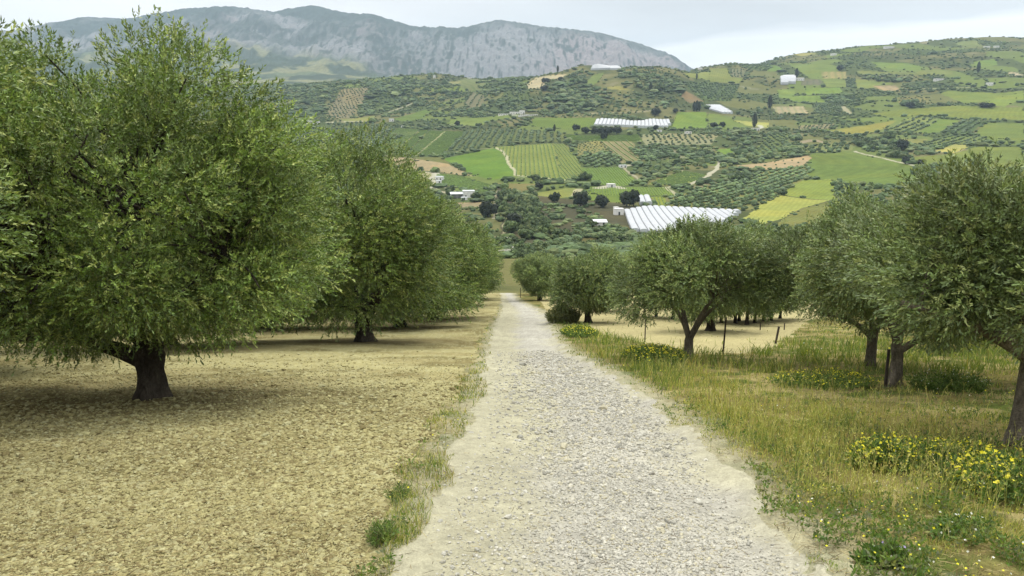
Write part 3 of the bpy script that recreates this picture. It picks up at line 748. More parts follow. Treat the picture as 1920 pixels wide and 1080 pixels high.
verge_mat = surf_mat('grassy_earth', noise=[(8, 5, 0.75, 1.2, (1, 1, 1)), (50, 3, 0.75, 1.2, (1, 1, 1))], bump=[(25, 0.7, 0.04, 'n')], rough=1.0, spec=0.05)
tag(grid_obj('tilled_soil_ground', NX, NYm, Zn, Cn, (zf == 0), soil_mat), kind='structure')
tag(grid_obj('gravel_road', NX, NYm, Zn, Cn, (zf == 2), road_mat), kind='structure')
tag(grid_obj('grassy_ground', NX, NYm, Zn, Cn, (zf == 1) | (zf == 3), verge_mat), kind='structure')
tag(grid_obj('bare_orchard_ground', NX, NYm, Zn, Cn, (zf == 4), soil_mat), kind='structure')
# land behind and under the viewer
bx, by = np.meshgrid(np.linspace(-60, 60, 121), np.linspace(-40, 2.6, 60))
bz = gz0(by) - 0.03
bc = np.where((bx < fVL(2.6))[..., None], soil, np.where((bx < fRR(2.6))[..., None], grey, gr_a))
bc = bc.astype(float) * (0.8 + 0.4 * fbm(bx, by, 3, 5))[..., None]
tag(grid_obj('ground_behind', bx, by, bz, bc, np.ones((59, 120), bool), soil_mat), kind='structure')

# fill-in: the gap in Y between 90 and 92 is covered by both sheets

# ---------------------------------------------------------------- merged small things (numpy)
def ico():
    t = (1 + 5 ** .5) / 2
    v = np.array([(-1, t, 0), (1, t, 0), (-1, -t, 0), (1, -t, 0), (0, -1, t), (0, 1, t), (0, -1, -t), (0, 1, -t), (t, 0, -1), (t, 0, 1), (-t, 0, -1), (-t, 0, 1)], float)
    v /= np.linalg.norm(v[0])
    f = np.array([(0, 11, 5), (0, 5, 1), (0, 1, 7), (0, 7, 10), (0, 10, 11), (1, 5, 9), (5, 11, 4), (11, 10, 2), (10, 7, 6), (7, 1, 8), (3, 9, 4), (3, 4, 2), (3, 2, 6), (3, 6, 8), (3, 8, 9), (4, 9, 5), (2, 4, 11), (6, 2, 10), (8, 6, 7), (9, 8, 1)])
    return v, f
ICO_V, ICO_F = ico()
def ico2():
    v = [tuple(a) for a in ICO_V]; cache = {}; F = []
    def mid(a, b):
        k = (min(a, b), max(a, b))
        if k not in cache:
            m = (np.array(v[a]) + np.array(v[b])) / 2; m /= np.linalg.norm(m); v.append(tuple(m)); cache[k] = len(v) - 1
        return cache[k]
    for a, b, c in ICO_F:
        ab, bc_, ca = mid(a, b), mid(b, c), mid(c, a)
        F += [(a, ab, ca), (b, bc_, ab), (c, ca, bc_), (ab, bc_, ca)]
    return np.array(v), np.array(F)
ICO2_V, ICO2_F = ico2()
def lumps(name, P, S, col, mat, seed=1, jitter=0.28, tv=None, tf=None, colj=0.15):
    "many small irregular lumps: centres P, scales S (n,3)"
    tv = ICO_V if tv is None else tv; tf = ICO_F if tf is None else tf
    r = np.random.default_rng(seed); n = len(P)
    a = r.uniform(0, 2 * pi, n); ca, sa = np.cos(a), np.sin(a)
    V = tv[None] * (1 + jitter * r.uniform(-1, 1, (n, len(tv), 1))) * S[:, None, :]
    X = V[..., 0] * ca[:, None] - V[..., 1] * sa[:, None]; Y = V[..., 0] * sa[:, None] + V[..., 1] * ca[:, None]
    V = np.stack([X, Y, V[..., 2]], -1) + P[:, None, :]
    F = tf[None] + (np.arange(n) * len(tv))[:, None, None]
    cf = np.repeat(col, len(tf), 0) * (1 + colj * r.uniform(-1, 1, (n * len(tf), 1)))
    return mesh_np(name, V.reshape(-1, 3), F.reshape(-1, 3), cf, 'FACE', mat)
clod_mat = surf_mat('clods', noise=[(60, 3, 0.8, 1.15, (1, 1, 1))], rough=1.0, spec=0.05)
def nearsurf(X, Y):
    return gz0(Y) + near_rel(X, Y) + (fbm(X / 0.8, Y / 0.8, 3, 341) - 0.5) * 0.10
r = np.random.default_rng(11)
n = 120000
Yc = 1 / r.uniform(1 / 30.0, 1 / 3.2, n); uc_ = r.uniform(-0.75, 0.0, n); Xc = uc_ * Yc
k = (zone(Xc, Yc) == 0) & (r.random(n) < 1 - sstep(9, 27, Yc)); Xc, Yc = Xc[k], Yc[k]
s = r.lognormal(-4.62, 0.42, len(Xc)) * np.clip(Yc / 7, 0.8, 1.6)
P = np.stack([Xc, Yc, nearsurf(Xc, Yc) + s * 0.35 + 0.012], 1)
pal = np.array([C(206, 198, 144), C(192, 183, 130), C(176, 166, 116), C(204, 198, 150), C(150, 138, 96), C(182, 172, 120)])
tag(lumps('soil_clods', P, s[:, None] * np.array([1.3, 0.85, 0.5]), pal[r.integers(0, len(pal), len(P))], clod_mat, 3), kind='stuff')
n = 80000
Yc = 1 / r.uniform(1 / 26.0, 1 / 3.2, n); w_ = r.beta(1.6, 1.4, n); Xc = fRL(Yc) + w_ * (fRR(Yc) - fRL(Yc))
keep = r.random(n) < np.clip(1.2 - np.abs(w_ - 0.62) * 2.6, 0.30, 1) * (0.35 + 0.9 * fbm(Xc / 0.5, Yc / 0.7, 2, 77))
Xc, Yc = Xc[keep], Yc[keep]
s = r.lognormal(-4.95, 0.5, len(Xc)) * np.clip(Yc / 7, 0.8, 2.0)
zr = gz0(Yc) + near_rel(Xc, Yc) + (fbm(Xc / 0.5, Yc / 0.5, 3, 351) - 0.5) * 0.05 - 0.03
cen_ = 0.42 * fRL(Yc) + 0.58 * fRR(Yc)
zr += -0.05 * (np.exp(-((Xc - cen_ + 0.55) / 0.28) ** 2) + np.exp(-((Xc - cen_ - 0.75) / 0.28) ** 2))
P = np.stack([Xc, Yc, zr + s * 0.3 + 0.004], 1)
pal = np.array([C(220, 216, 200), C(212, 208, 192), C(228, 223, 205), C(202, 198, 183), C(218, 210, 180), C(180, 177, 163)])
stone_mat = surf_mat('stones', noise=[(70, 3, 0.85, 1.1, (1, 1, 1))], rough=0.95, spec=0.2)
tag(lumps('road_gravel', P, s[:, None] * np.array([1.2, 0.9, 0.65]), pal[r.integers(0, len(pal), len(P))], stone_mat, 4), kind='stuff')
# ---------------------------------------------------------------- olive trees
LEAF = leaf_mat('olive_leaf', trans=0.10, silver=0.2, var=0.12)
bark_m = surf_mat('olive_bark', base=(0.062, 0.052, 0.04), noise=[(5, 5, 0.45, 1.5, (1, 1, 0.35)), (30, 4, 0.6, 1.4, (1, 1, 0.3))], bump=[(9, 1.0, 0.06, 'n'), (38, 0.8, 0.02, 'v')], rough=0.95, spec=0.1)
def unit(a): return a / (np.linalg.norm(a, axis=-1, keepdims=True) + 1e-9)
LGREEN = 1.78 * np.array([C(118, 140, 64), C(102, 126, 56), C(134, 152, 76), C(88, 110, 50), C(112, 130, 74), C(152, 162, 92)])
def leaves(r, P, D, nl, length, width, spread=0.8, top=None, step=None, pal=LGREEN, stem=True):
    "sprigs at P with direction D, nl leaves each -> quads V, F, col"
    n = len(P)
    D = unit(D); up = np.array([0, 0, 1.0])
    A = unit(np.cross(D, up + 0.01 * r.normal(size=(n, 3)))); Bv = np.cross(D, A)
    k = np.arange(nl); step = step or length * 0.28
    ph = r.uniform(0, 2 * pi, (n, 1)) + k[None] * (pi * 0.5) * (k[None] // 2 % 2) + pi * (k[None] % 2) + r.normal(0, 0.35, (n, nl))
    side = A[:, None] * np.cos(ph)[..., None] + Bv[:, None] * np.sin(ph)[..., None]
    tipw = (k[None, :, None] / nl)
    ld = unit(D[:, None] * (0.45 + 0.7 * tipw) + side * spread * (1 - 0.45 * tipw) + r.normal(0, 0.16, (n, nl, 3)))
    base = P[:, None] + D[:, None] * (k[None, :, None] * step)
    base[..., 2] -= 0.25 * (k[None] * step) ** 2 / max(nl * step, .01)
    L = length * r.uniform(0.65, 1.15, (n, nl, 1)); W = width * r.uniform(0.8, 1.2, (n, nl, 1))
    sd = unit(np.cross(ld, D[:, None] + 0.4 * r.normal(size=(n, nl, 3))))
    v0 = base; v2 = base + ld * L; vm = base + ld * L * 0.45
    v1 = vm + sd * W; v3 = vm - sd * W
    V = np.stack([v0, v1, v2, v3], 2).reshape(-1, 3)
    F = np.arange(len(V)).reshape(-1, 4)
    cs_ = pal[r.integers(0, len(pal), n)]
    c = np.repeat(cs_[:, None], nl, 1) * r.uniform(0.75, 1.25, (n, nl, 1))
    if top is not None: c = c * top[:, None, None]
    c = c.reshape(-1, 3)
    if stem:
        e = P + D * (nl * step); w = 0.0022 * length / 0.06
        sv = np.stack([P - A * w, P + A * w, e + A * w * .5, e - A * w * .5], 1).reshape(-1, 3)
        F = np.concatenate([F, np.arange(len(sv)).reshape(-1, 4) + len(V)]); V = np.concatenate([V, sv])
        c = np.concatenate([c, np.tile(C(132, 128, 84), (n, 1))])
    return V, F, c
def tube(path, rad, sides=8, gn=0.0, seed=0, closed_tip=True):
    path = np.asarray(path, float); n = len(path); rad = np.asarray(rad, float)
    T = np.gradient(path, axis=0); T = unit(T)
    ref = np.array([0.0, 1, 0]) if abs(T[0, 1]) < 0.9 else np.array([1.0, 0, 0])
    V = []; 
    for i in range(n):
        a = unit(np.cross(T[i], ref)); b = np.cross(T[i], a); ref = np.cross(a, T[i]) * 0 + ref
        th = np.arange(sides) * 2 * pi / sides
        g = 1 + gn * (vnoise(np.cos(th) * 1.6 + 5 + seed, path[i, 2] * 2.2 + np.sin(th) * 1.6 + seed, seed) - 0.5) * 2
        if gn: g = g + gn * 0.8 * np.sin(th * 3 + path[i, 2] * 2.5 + seed) * 0.5
        V.append(path[i] + (np.cos(th)[:, None] * a + np.sin(th)[:, None] * b) * (rad[i] * g)[:, None])
    V = np.concatenate(V)
    F = []
    for i in range(n - 1):
        for j in range(sides):
            k = (j + 1) % sides
            F.append((i * sides + j, i * sides + k, (i + 1) * sides + k, (i + 1) * sides + j))
    return V, np.array(F)
def curve(a, b, n=6, bend=0.15, r=None, sag=0.0):
    a, b = np.asarray(a, float), np.asarray(b, float); L = np.linalg.norm(b - a)
    t = np.linspace(0, 1, n)[:, None]; off = r.normal(0, bend * L, 3) if r is not None else 0
    p = a * (1 - t) + b * t + off * (4 * t * (1 - t)) * 0.5
    p[:, 2] += (4 * t * (1 - t))[:, 0] * sag
    return p
class Acc:
    def __init__(s): s.V = []; s.F = []; s.n = 0; s.c = []
    def add(s, V, F, c=None):
        s.V.append(V); s.F.append(F + s.n); s.n += len(V)
        if c is not None: s.c.append(c)
    def get(s): return np.concatenate(s.V), np.concatenate(s.F), (np.concatenate(s.c) if s.c else None)
bark_l = surf_mat('grey_bark', base=(0.15, 0.13, 0.10), noise=[(5, 5, 0.5, 1.4, (1, 1, 0.35)), (30, 4, 0.6, 1.4, (1, 1, 0.3))], bump=[(9, 1.0, 0.04, 'n'), (38, 0.8, 0.015, 'v')], rough=0.95, spec=0.1)
def make_tree(name, seed, center, radii, nclump, rc, sprigs, nl, ll, lw, trunk_r, fork_h, limbs, lean=(0, 0), shoots=20, skirt=0.0, pal=LGREEN, trunk_gn=0.25, bottom=0.9, clumps_extra=None, root=None, inner=0.15, sides=12, bark=None):
    """limbs: list of limb end points; crown: clumps filling a shell of the ellipsoid center/radii"""
    r = np.random.default_rng(seed)
    center = np.array(center, float); radii = np.array(radii, float)
    # clump centres
    cl = []
    tries = 0
    while len(cl) < nclump and tries < 20000:
        tries += 1
        d = unit(r.normal(size=3)); q = r.uniform(0.45, 1.0) ** 0.6
        lump = 0.76 + 0.46 * float(vnoise(np.array(d[0] * 2 + 9), np.array(d[1] * 2 + d[2] * 2.3 + seed), seed))
        p = center + d * radii * q * lump
        if p[2] < bottom + skirt * 0: p[2] = bottom + r.uniform(0, 0.3)
        if len(limbs) and all(np.linalg.norm((p - c) / np.array([1, 1, .8])) > rc * 0.62 for c in cl): cl.append(p)
    for e in (clumps_extra or []): cl.append(np.array(e, float))
    cl = np.array(cl); cr_ = rc * r.uniform(0.62, 1.42, len(cl)); cbr = r.uniform(0.76, 1.24, len(cl))
    # wood
    w = Acc()
    fork = np.array([lean[0], lean[1], fork_h])
    tp = np.array([[0, 0, -0.25], [0, 0, 0.0], [lean[0] * .15, lean[1] * .15, fork_h * 0.2], [lean[0] * .45, lean[1] * .45, fork_h * 0.55], [lean[0] * .8, lean[1] * .8, fork_h * 0.85], list(fork + [0, 0, .1])])
    tr = trunk_r * np.array([1.55, 1.3, 1.02, 0.88, 0.92, 0.6])
    tt = np.linspace(0, 1, 16); t0 = np.linspace(0, 1, 6)
    tp = np.stack([np.interp(tt, t0, tp[:, i]) for i in range(3)], 1); tr = np.interp(tt, t0, tr)
    V, F = tube(tp, tr, sides * 2, trunk_gn, seed % 7); w.add(V, F)
    LP = []
    for k, e in enumerate(limbs):
        e = np.array(e, float); st = fork * np.array([1, 1, 0.86]) if k % 2 else fork * np.array([1, 1, 0.95])
        if len(limbs[k]) > 3: st = np.array([lean[0] * .5, lean[1] * .5, e[3]]); e = e[:3]
        p = curve(st, e, 9, 0.10, r, sag=0.10 * np.linalg.norm(e - st))
        rr_ = np.linspace(trunk_r * 0.66, trunk_r * 0.24, 9)
        V, F = tube(p, rr_, sides, trunk_gn * .6, seed + k); w.add(V, F); LP.append((p, rr_))
    for c in cl:
        best = None
        for p, rr_ in LP:
            for i in range(2, len(p)):
                d = np.linalg.norm(c - p[i]) + (0.4 if c[2] < p[i][2] else 0)
                if best is None or d < best[0]: best = (d, p[i], rr_[i])
        p = curve(best[1], c, 6, 0.12, r, sag=0.1)
        V, F = tube(p, np.linspace(min(best[2] * 0.55, 0.07), 0.012, 6), 5); w.add(V, F)
        
    # foliage
    wt = cr_ ** 2; wt /= wt.sum()
    ci = r.choice(len(cl), sprigs, p=wt)
    d = unit(r.normal(size=(sprigs, 3)))
    q = r.uniform(inner, 1, sprigs) ** 0.42 * r.uniform(0.9, 1.18, sprigs)
    P = cl[ci] + d * (cr_[ci] * q)[:, None] * np.array([1.0, 1.0, 0.85])
    outw = unit((P - center) / radii)
    D = d * 0.7 + outw * 0.7 + np.array([0, 0, 0.45]) + r.normal(0, 0.35, (sprigs, 3))
    low = P[:, 2] < center[2] - 0.35 * radii[2]
    D[low] -= np.array([0, 0, 0.12])
    a = Acc()
    V, F, c = leaves(r, P, D, nl, ll, lw, pal=pal, top=r.uniform(0.85, 1.15, sprigs) * cbr[ci])
    a.add(V, F, c)
    # upright water shoots
    tops = np.where(outw[:, 2] > 0.45)[0]
    if shoots and len(tops):
        sb = P[r.choice(tops, shoots)]; m = 9
        hgt = r.uniform(0.2, 0.55, (shoots, 1, 1)); s = np.linspace(0, 1, m)[None, :, None]
        ln = r.normal(0, 0.22, (shoots, 1, 3)); ln[..., 2] = 1
        Q = (sb[:, None] + ln * hgt * s).reshape(-1, 3)
        Dq = np.repeat(ln[:, 0], m, 0) + r.normal(0, 0.5, (shoots * m, 3))
        V, F, c = leaves(r, Q, Dq, max(4, nl // 2), ll, lw, pal=pal); a.add(V, F, c * 1.08)
    root = empty(name)
    V, F, _ = w.get(); tk = mesh_np('trunk', V, F, None, mat=bark or bark_m, smooth=True, parent=root)
    V, F, c = a.get(); cr2 = mesh_np('crown', V, F, c, 'FACE', LEAF, parent=root)
    return root
def ring(n, rad, h, r0=0.0, seed=0):
    rr = random.Random(seed)
    return [(rad * cos(r0 + 2 * pi * i / n) * rr.uniform(.8, 1.2), rad * sin(r0 + 2 * pi * i / n) * rr.uniform(.8, 1.2), h * rr.uniform(.85, 1.15)) for i in range(n)]
def copy_tree(o):
    c = o.copy(); scene.collection.objects.link(c)
    for ch in o.children:
        d = ch.copy(); scene.collection.objects.link(d); d.parent = c
    return c
def put(o, X, Y, rz=0.0, s=1.0, label=None, cat='tree', group=None, sink=0.0):
    o.location = (float(X), float(Y), float(H(X, Y)) - sink); o.rotation_euler = (0, 0, rz)
    o.scale = (s, s, s) if not isinstance(s, tuple) else s
    tag(o, label, cat, group); return o

LG_L = 'olive trees in rows on the left tilled slope'
LG_R = 'olive trees beside and beyond the grass on the right'
LG2 = LGREEN * 0.75 + LGREEN.mean(0).mean() * np.array([0.28, 0.31, 0.23])
# big left tree, first beside the track
T1 = make_tree('olive_tree', 101, (-0.5, 0.1, 3.45), (3.3, 2.9, 2.6), 135, 0.64, 40000, 11, 0.072, 0.0118, 0.235, 1.0,
               [(-2.0, -0.35, 1.25, 0.62), (0.1, 0.3, 3.2), (1.6, -0.5, 2.7), (0.5, 1.7, 2.8), (-0.7, -1.5, 2.6)], lean=(0.04, 0.05), shoots=60, bottom=1.75, trunk_gn=0.42, clumps_extra=[(-1.9, 0, 5.8), (-2.9, -.3, 5.4), (-0.9, -.5, 6.1), (0.6, 0, 5.9), (1.9, 0, 4.9), (2.6, -.5, 3.6), (2.7, 0, 2.6), (-3.3, -.4, 4.6), (-3.4, .3, 5.2), (-2.6, .5, 5.9), (1.9, 0.2, 5.4), (2.5, -.2, 4.6), (1.3, -.6, 5.7), (-1.5, -1.6, 4.6), (-2.2, -1.9, 3.8), (-1.2, -2.1, 3.6), (-2.9, -1.2, 4.1), (-0.4, -2.2, 4.4)])
x, y = near_pt(285, 746)
put(T1, x, y, 0, (1.0, 1.0, 0.95), 'largest olive tree at left front with thick dark trunk and a low limb reaching left', group=LG_L)
# dense left-row variants
T2 = make_tree('olive_tree', 102, (-0.7, 0, 3.6), (3.7, 3.4, 3.05), 105, 0.74, 21000, 11, 0.092, 0.0165, 0.30, 0.9, ring(4, 1.5, 2.4, .5, 2), shoots=50, bottom=1.5)
T3 = make_tree('olive_tree', 103, (0, 0, 3.5), (3.7, 3.6, 3.0), 88, 0.80, 13500, 10, 0.13, 0.026, 0.30, 0.9, ring(4, 1.5, 2.3, 1.1, 3), shoots=40, bottom=1.55)
x, y = near_pt(682, 640); put(T2, x, y, 0.0, (1.26, 1.1, 1.15), 'olive tree with short dark trunk, second along the left edge of the gravel track', group=LG_L)
def cp(src, xp, yp, rz, s, label, group): 
    x, y = near_pt(xp, yp); return put(copy_tree(src), x, y, rz, s, label, 'tree', group)
x, y = near_pt(750, 612); put(T3, x, y, 2.0, 1.02, 'olive tree with reddish mound at its foot, third along the left edge of the track', group=LG_L)
cp(T3, 812, 597, 4.0, 0.98, 'olive tree with thin dark trunk, fourth along the left edge of the track', LG_L)
def cpw(src, X, Y, rz, s, label, group): return put(copy_tree(src), X, Y, rz, s, label, 'tree', group)
cpw(T3, -5.0, 63, 1.0, 0.95, 'bushy olive tree overhanging the left edge of the track just before its far bend', LG_L)
cpw(T3, -4.4, 73, 2.6, 0.9, 'olive tree farthest down the left edge of the track, where the track vanishes', LG_L)
# trees behind the front row
back = [(-12.6, 17.5, T2, 1.0), (-12.0, 27, T2, 0.98), (-12.4, 39, T3, 1.0), (-12.2, 51, T3, 1.0), (-12.0, 63, T3, 0.95), (-19.5, 24, T2, 1.02), (-19.5, 34, T3, 1.0), (-19.0, 46, T3, 1.0), (-19.0, 58, T3, 1.0), (-26.5, 37, T3, 1.0), (-27, 50, T3, 1.0), (-34, 50, T3, 1.0), (-9.6, 6.9, T2, 1.0)]
for i, (X, Y, src, s) in enumerate(back[:-1]):
    cpw(src, X, Y, i * 1.7, s, 'olive tree standing in shade in the rows behind the front left row', 'olive trees behind the front left row')
T0 = cpw(T1, -9.2, 7.0, 2.9, 1.0, 'olive tree nearest the left edge, its crown rising out of the frame', LG_L)

# right hand trees
R1 = make_tree('olive_tree', 111, (0.15, 0.0, 2.55), (2.05, 1.9, 1.15), 46, 0.46, 11500, 11, 0.078, 0.0145, 0.13, 0.62,
               [(-0.75, 0.1, 1.75), (0.95, 0.2, 1.6), (-0.25, 0.6, 1.9), (0.5, -0.5, 1.9)], shoots=45, bottom=1.95, clumps_extra=[(-1.6, 0, 1.75), (-1.35, -.3, 1.45), (1.9, 0.2, 1.7)], pal=LG2 * 0.98, trunk_gn=0.18, bark=bark_l)
x, y = near_pt(1290, 672); put(R1, x, y, 0, (1.0, 1.0, 0.98), 'olive tree with pale forked trunk beside the yellow flowers right of the track', group=LG_R)
R2 = make_tree('olive_tree', 112, (0, 0, 2.6), (2.35, 2.3, 1.6), 54, 0.58, 10500, 10, 0.11, 0.022, 0.21, 0.95, [(-1.1, 0, 1.7), (1.2, 0.1, 1.8), (0, 1, 2), (0.1, -0.9, 2.2)], shoots=40, bottom=1.1, pal=LG2 * 1.04)
x, y = near_pt(1102, 606); x, y = x * 36 / y, 36; 
x, y = near_pt(1102, 606); put(R2, x, y, 0.3, 0.93, 'round olive tree with thick trunk between the dark bush and the forked tree', group=LG_R)
cp(R2, 1012, 563, 2.3, 0.9, 'small olive tree at the bend of the gravel track on its right side', LG_R)
cpw(R2, 3.0, 80, 1.3, 0.95, 'olive tree beyond the bend of the track, farthest of the right row', LG_R)
R5 = make_tree('olive_tree', 113, (-0.35, 0.0, 2.75), (2.3, 2.1, 1.25), 54, 0.50, 14000, 11, 0.075, 0.0135, 0.135, 1.1,
               [(-1.5, -0.1, 1.5, 0.8), (0.9, 0.3, 2.2), (-0.5, 0.9, 2.3), (0.1, -0.9, 2.2)], shoots=50, bottom=1.2, pal=LG2, bark=bark_l)
cp(R5, 1632, 684, 0.0, 0.9, 'olive tree with low forked dark trunk left of the metal stake in grass', LG_R)
x, y = near_pt(1676, 722); put(R5, x, y, 2.6, 0.88, 'olive tree with grey straight trunk right behind the metal stake in the grass', group=LG_R)
R6 = make_tree('olive_tree', 114, (0.10, 0.1, 2.35), (1.8, 1.9, 1.0), 56, 0.42, 18000, 11, 0.066, 0.0098, 0.15, 1.35,
               [(-1.7, -0.2, 1.95, 1.15), (0.6, 0.2, 2.6), (-0.5, 0.9, 2.6), (0.2, -0.8, 2.4)], lean=(0.03, 0.0), shoots=50, bottom=1.4, pal=LG2, trunk_gn=0.12, bark=bark_l)
x, y = near_pt(1912, 838); put(R6, x, y, 0, (1.0, 1.0, 0.92), 'nearest olive tree at the right edge, a long limb stretching left over grass', group=LG_R)
# rows on the bare slope at the right
cp(R2, 1332, 624, 1.1, 0.95, 'olive tree with dark trunk standing on bare sand behind the forked tree', LG_R)
cp(R2, 1132, 584, 4.4, 0.9, 'olive tree half hidden behind the round one, on bare sand', LG_R)
SM = make_tree('olive_tree', 115, (0, 0, 2.15), (1.7, 1.7, 1.35), 30, 0.55, 2600, 9, 0.16, 0.024, 0.12, 0.9, ring(3, .8, 1.7, .3, 5), shoots=20, bottom=1.1)
k = 0
for (xp, yp) in [(1352, 607), (1378, 609), (1400, 612), (1415, 607), (1432, 604), (1446, 603), (1462, 600), (1300, 602), (1262, 600), (1230, 596), (1386, 603)]:
    o = SM if k == 0 else copy_tree(SM)
    x, y = near_pt(xp, yp); put(o, x, y, k * 1.3, 0.70 + 0.06 * (k % 3), 'small thin-trunked olive tree in the line across bare sand behind the forked tree', 'tree', 'thin-trunked olive trees on the bare sand'); k += 1
for i, (X, Y, s) in enumerate([(14.5, 26, .95), (19, 31, 1.0), (21, 42, 1.0), (12.2, 15.5, 1.0), (16.5, 20, 1.0), (25, 36, 1.0), (27, 50, 1.0), (33, 52, 1.0)]):
    cpw(R2 if Y > 24 else R5, X, Y, i * 1.9, s * 0.82, 'olive tree behind the nearest right-hand trees, mostly hidden by their crowns', 'olive trees behind the nearest right-hand trees')

# ---------------------------------------------------------------- grass, weeds, flowers
def blades(name, X, Y, Zb, h, w, col, lean, mat, seed=1, fan=0.35, r=None):
    r = r or np.random.default_rng(seed); n = len(X)
    a = r.uniform(0, 2 * pi, n); ld = np.stack([np.cos(a), np.sin(a)], 1) * (h * lean * r.uniform(0.2, 1.3, n))[:, None]
    b = r.uniform(0, 2 * pi, n); wd = np.stack([np.cos(b), np.sin(b)], 1) * w[:, None]
    P0 = np.stack([X, Y, Zb], 1); z = lambda k: np.zeros(n) + k
    def pt(t, s): 
        p = P0.copy(); p[:, :2] += ld * (t ** 1.7) + wd * s; p[:, 2] += h * t * (1 - 0.25 * lean * t); return p
    V = np.stack([pt(0, -1), pt(0, 1), pt(0.55, 0.8), pt(0.55, -0.8), pt(1, 0.15), pt(1, -0.15)], 1).reshape(-1, 3)
    F = (np.array([[0, 1, 2, 3], [3, 2, 4, 5]])[None] + (np.arange(n) * 6)[:, None, None]).reshape(-1, 4)
    return V, F, np.repeat(col, 2, 0)
GRASS = leaf_mat('grass_blade', trans=0.35, silver=0.0, var=0.0, rough=0.6)
r = np.random.default_rng(21)
def gsurf(X, Y): return gz0(Y) + near_rel(X, Y) + (fbm(X / 0.4, Y / 0.4, 3, 361) - 0.5) * 0.10
def on_mesh(X, Y, q):
    return q
gcol = 1.5 * np.array([C(120, 136, 64), C(100, 122, 56), C(140, 150, 78), C(110, 126, 70)]); ycol = 1.5 * np.array([C(166, 168, 92), C(152, 156, 78), C(196, 188, 122), C(160, 146, 84)]); 
acc = Acc()
n = 330000
Yc = 1 / (r.uniform(1 / 60.0 ** .5, 1 / 3.4 ** .5, n)) ** 2
Xc = r.uniform(-0.62, 0.72, n) * Yc
zz = zone(Xc, Yc)
dens = fbm(Xc / 0.8, Yc / 0.8, 3, 501); tuft = fbm(Xc / 0.22, Yc / 0.22, 2, 503)
u = Xc / Yc
pxx, pyy = proj(Xc, Yc, gz0(Yc))
dist_r = Xc - fRR(Yc)
keep = np.zeros(n, bool)
keep |= (zz == 3) & (r.random(n) < np.clip((tuft - 0.44) * 3.8 + (dens - 0.51) * 3.8 + 0.06, 0.03, 1) * (1 - 0.8 * sstep(0.50, 0.62, fbm(Xc / 1.0, Yc / 1.5, 3, 507)) * (pyy > 690)))
keep |= (zz == 1) & (r.random(n) < np.clip((tuft - 0.42) * 4 + (dens - 0.46) * 3, 0.10, 0.75))
keep |= (zz == 4) & (r.random(n) < 0.012)
bare = (pxx > 1480) & (pxx < 1800) & (pyy > 850) & (pyy < 1010); keep &= ~(bare & (r.random(n) < 0.6))
Xg, Yg, zg, dg, tg, pX, pY = Xc[keep], Yc[keep], zz[keep], dens[keep], tuft[keep], pxx[keep], pyy[keep]
n = len(Xg)
lush = ((pX > 1030) & (pX < 1300) & (pY > 590) & (pY < 730)) | ((pX > 1300) & (pY > 640) & (pY < 700))
gold = ((pX > 1270) & (pX < 1560) & (pY > 690) & (pY < 900)) & (fbm(Xg / 0.6, Yg / 0.9, 2, 523) > 0.42)
h = r.lognormal(-2.05, 0.38, n) * (0.7 + 1.0 * (dg - 0.3))
h = np.where(lush, h * 1.5 + 0.06, np.where(gold, h * 0.8 + 0.02, h * 0.66)); h = np.where(zg == 1, h * 0.8, h)
h = np.minimum(h, 0.55) * np.where((pY > 860) & (zg == 3), 0.72, 1.0)
edge_ = np.clip((Xg - fRR(Yg)) / 0.7, 0.25, 1); h = np.where(zg == 3, h * edge_, h)
yf = fbm(Xg / 0.9, Yg / 0.9, 2, 511)
isy = r.random(n) < np.where(zg == 1, 0.55, np.where(gold, 0.62, np.where(lush, 0.12, np.clip((yf - 0.36) * 2.6, 0.14, 0.8))))
pt_ = (0.72 + 0.62 * fbm(Xg / 0.55, Yg / 0.8, 3, 531))[:, None]
cg_ = pt_ * np.where(isy[:, None], ycol[r.integers(0, 4, n)], gcol[r.integers(0, 4, n)]) * r.uniform(0.75, 1.25, (n, 1))
wid = np.maximum(0.0022, 0.00045 * Yg) * r.uniform(0.7, 1.4, n)
V, F, c = blades('g', Xg, Yg, gsurf(Xg, Yg) - 0.01, h, wid, cg_, 0.55, None, r=r); acc.add(V, F, c)
V, F, c = acc.get()
tag(mesh_np('grass', V, F, c, 'FACE', GRASS), kind='stuff')
# low broad-leaved weeds between the grass
n = 17000
Yc = 1 / r.uniform(1 / 30., 1 / 3.6, n); Xc = r.uniform(-0.3, .73, n) * Yc; zz = zone(Xc, Yc)
k = ((zz == 3) | ((zz == 1) & (r.random(n) < .5))) & (fbm(Xc / 0.5, Yc / 0.7, 3, 541) > 0.48); Xc, Yc = Xc[k], Yc[k]; n = len(Xc)
P = np.stack([Xc, Yc, gsurf(Xc, Yc) + r.uniform(0, .10, n)], 1); D = np.array([0, 0, 0.8]) + r.normal(0, .6, (n, 3))
wpal = 1.3 * np.array([C(104, 132, 56), C(86, 116, 48), C(124, 146, 70), C(120, 128, 92), C(140, 146, 80)])
V, F, c = leaves(r, P, D, 6, 0.040, 0.008, 0.9, pal=wpal, step=.014)
c = c * 1.0; tag(mesh_np('ground_weeds', V, F, c, 'FACE', GRASS), kind='stuff')
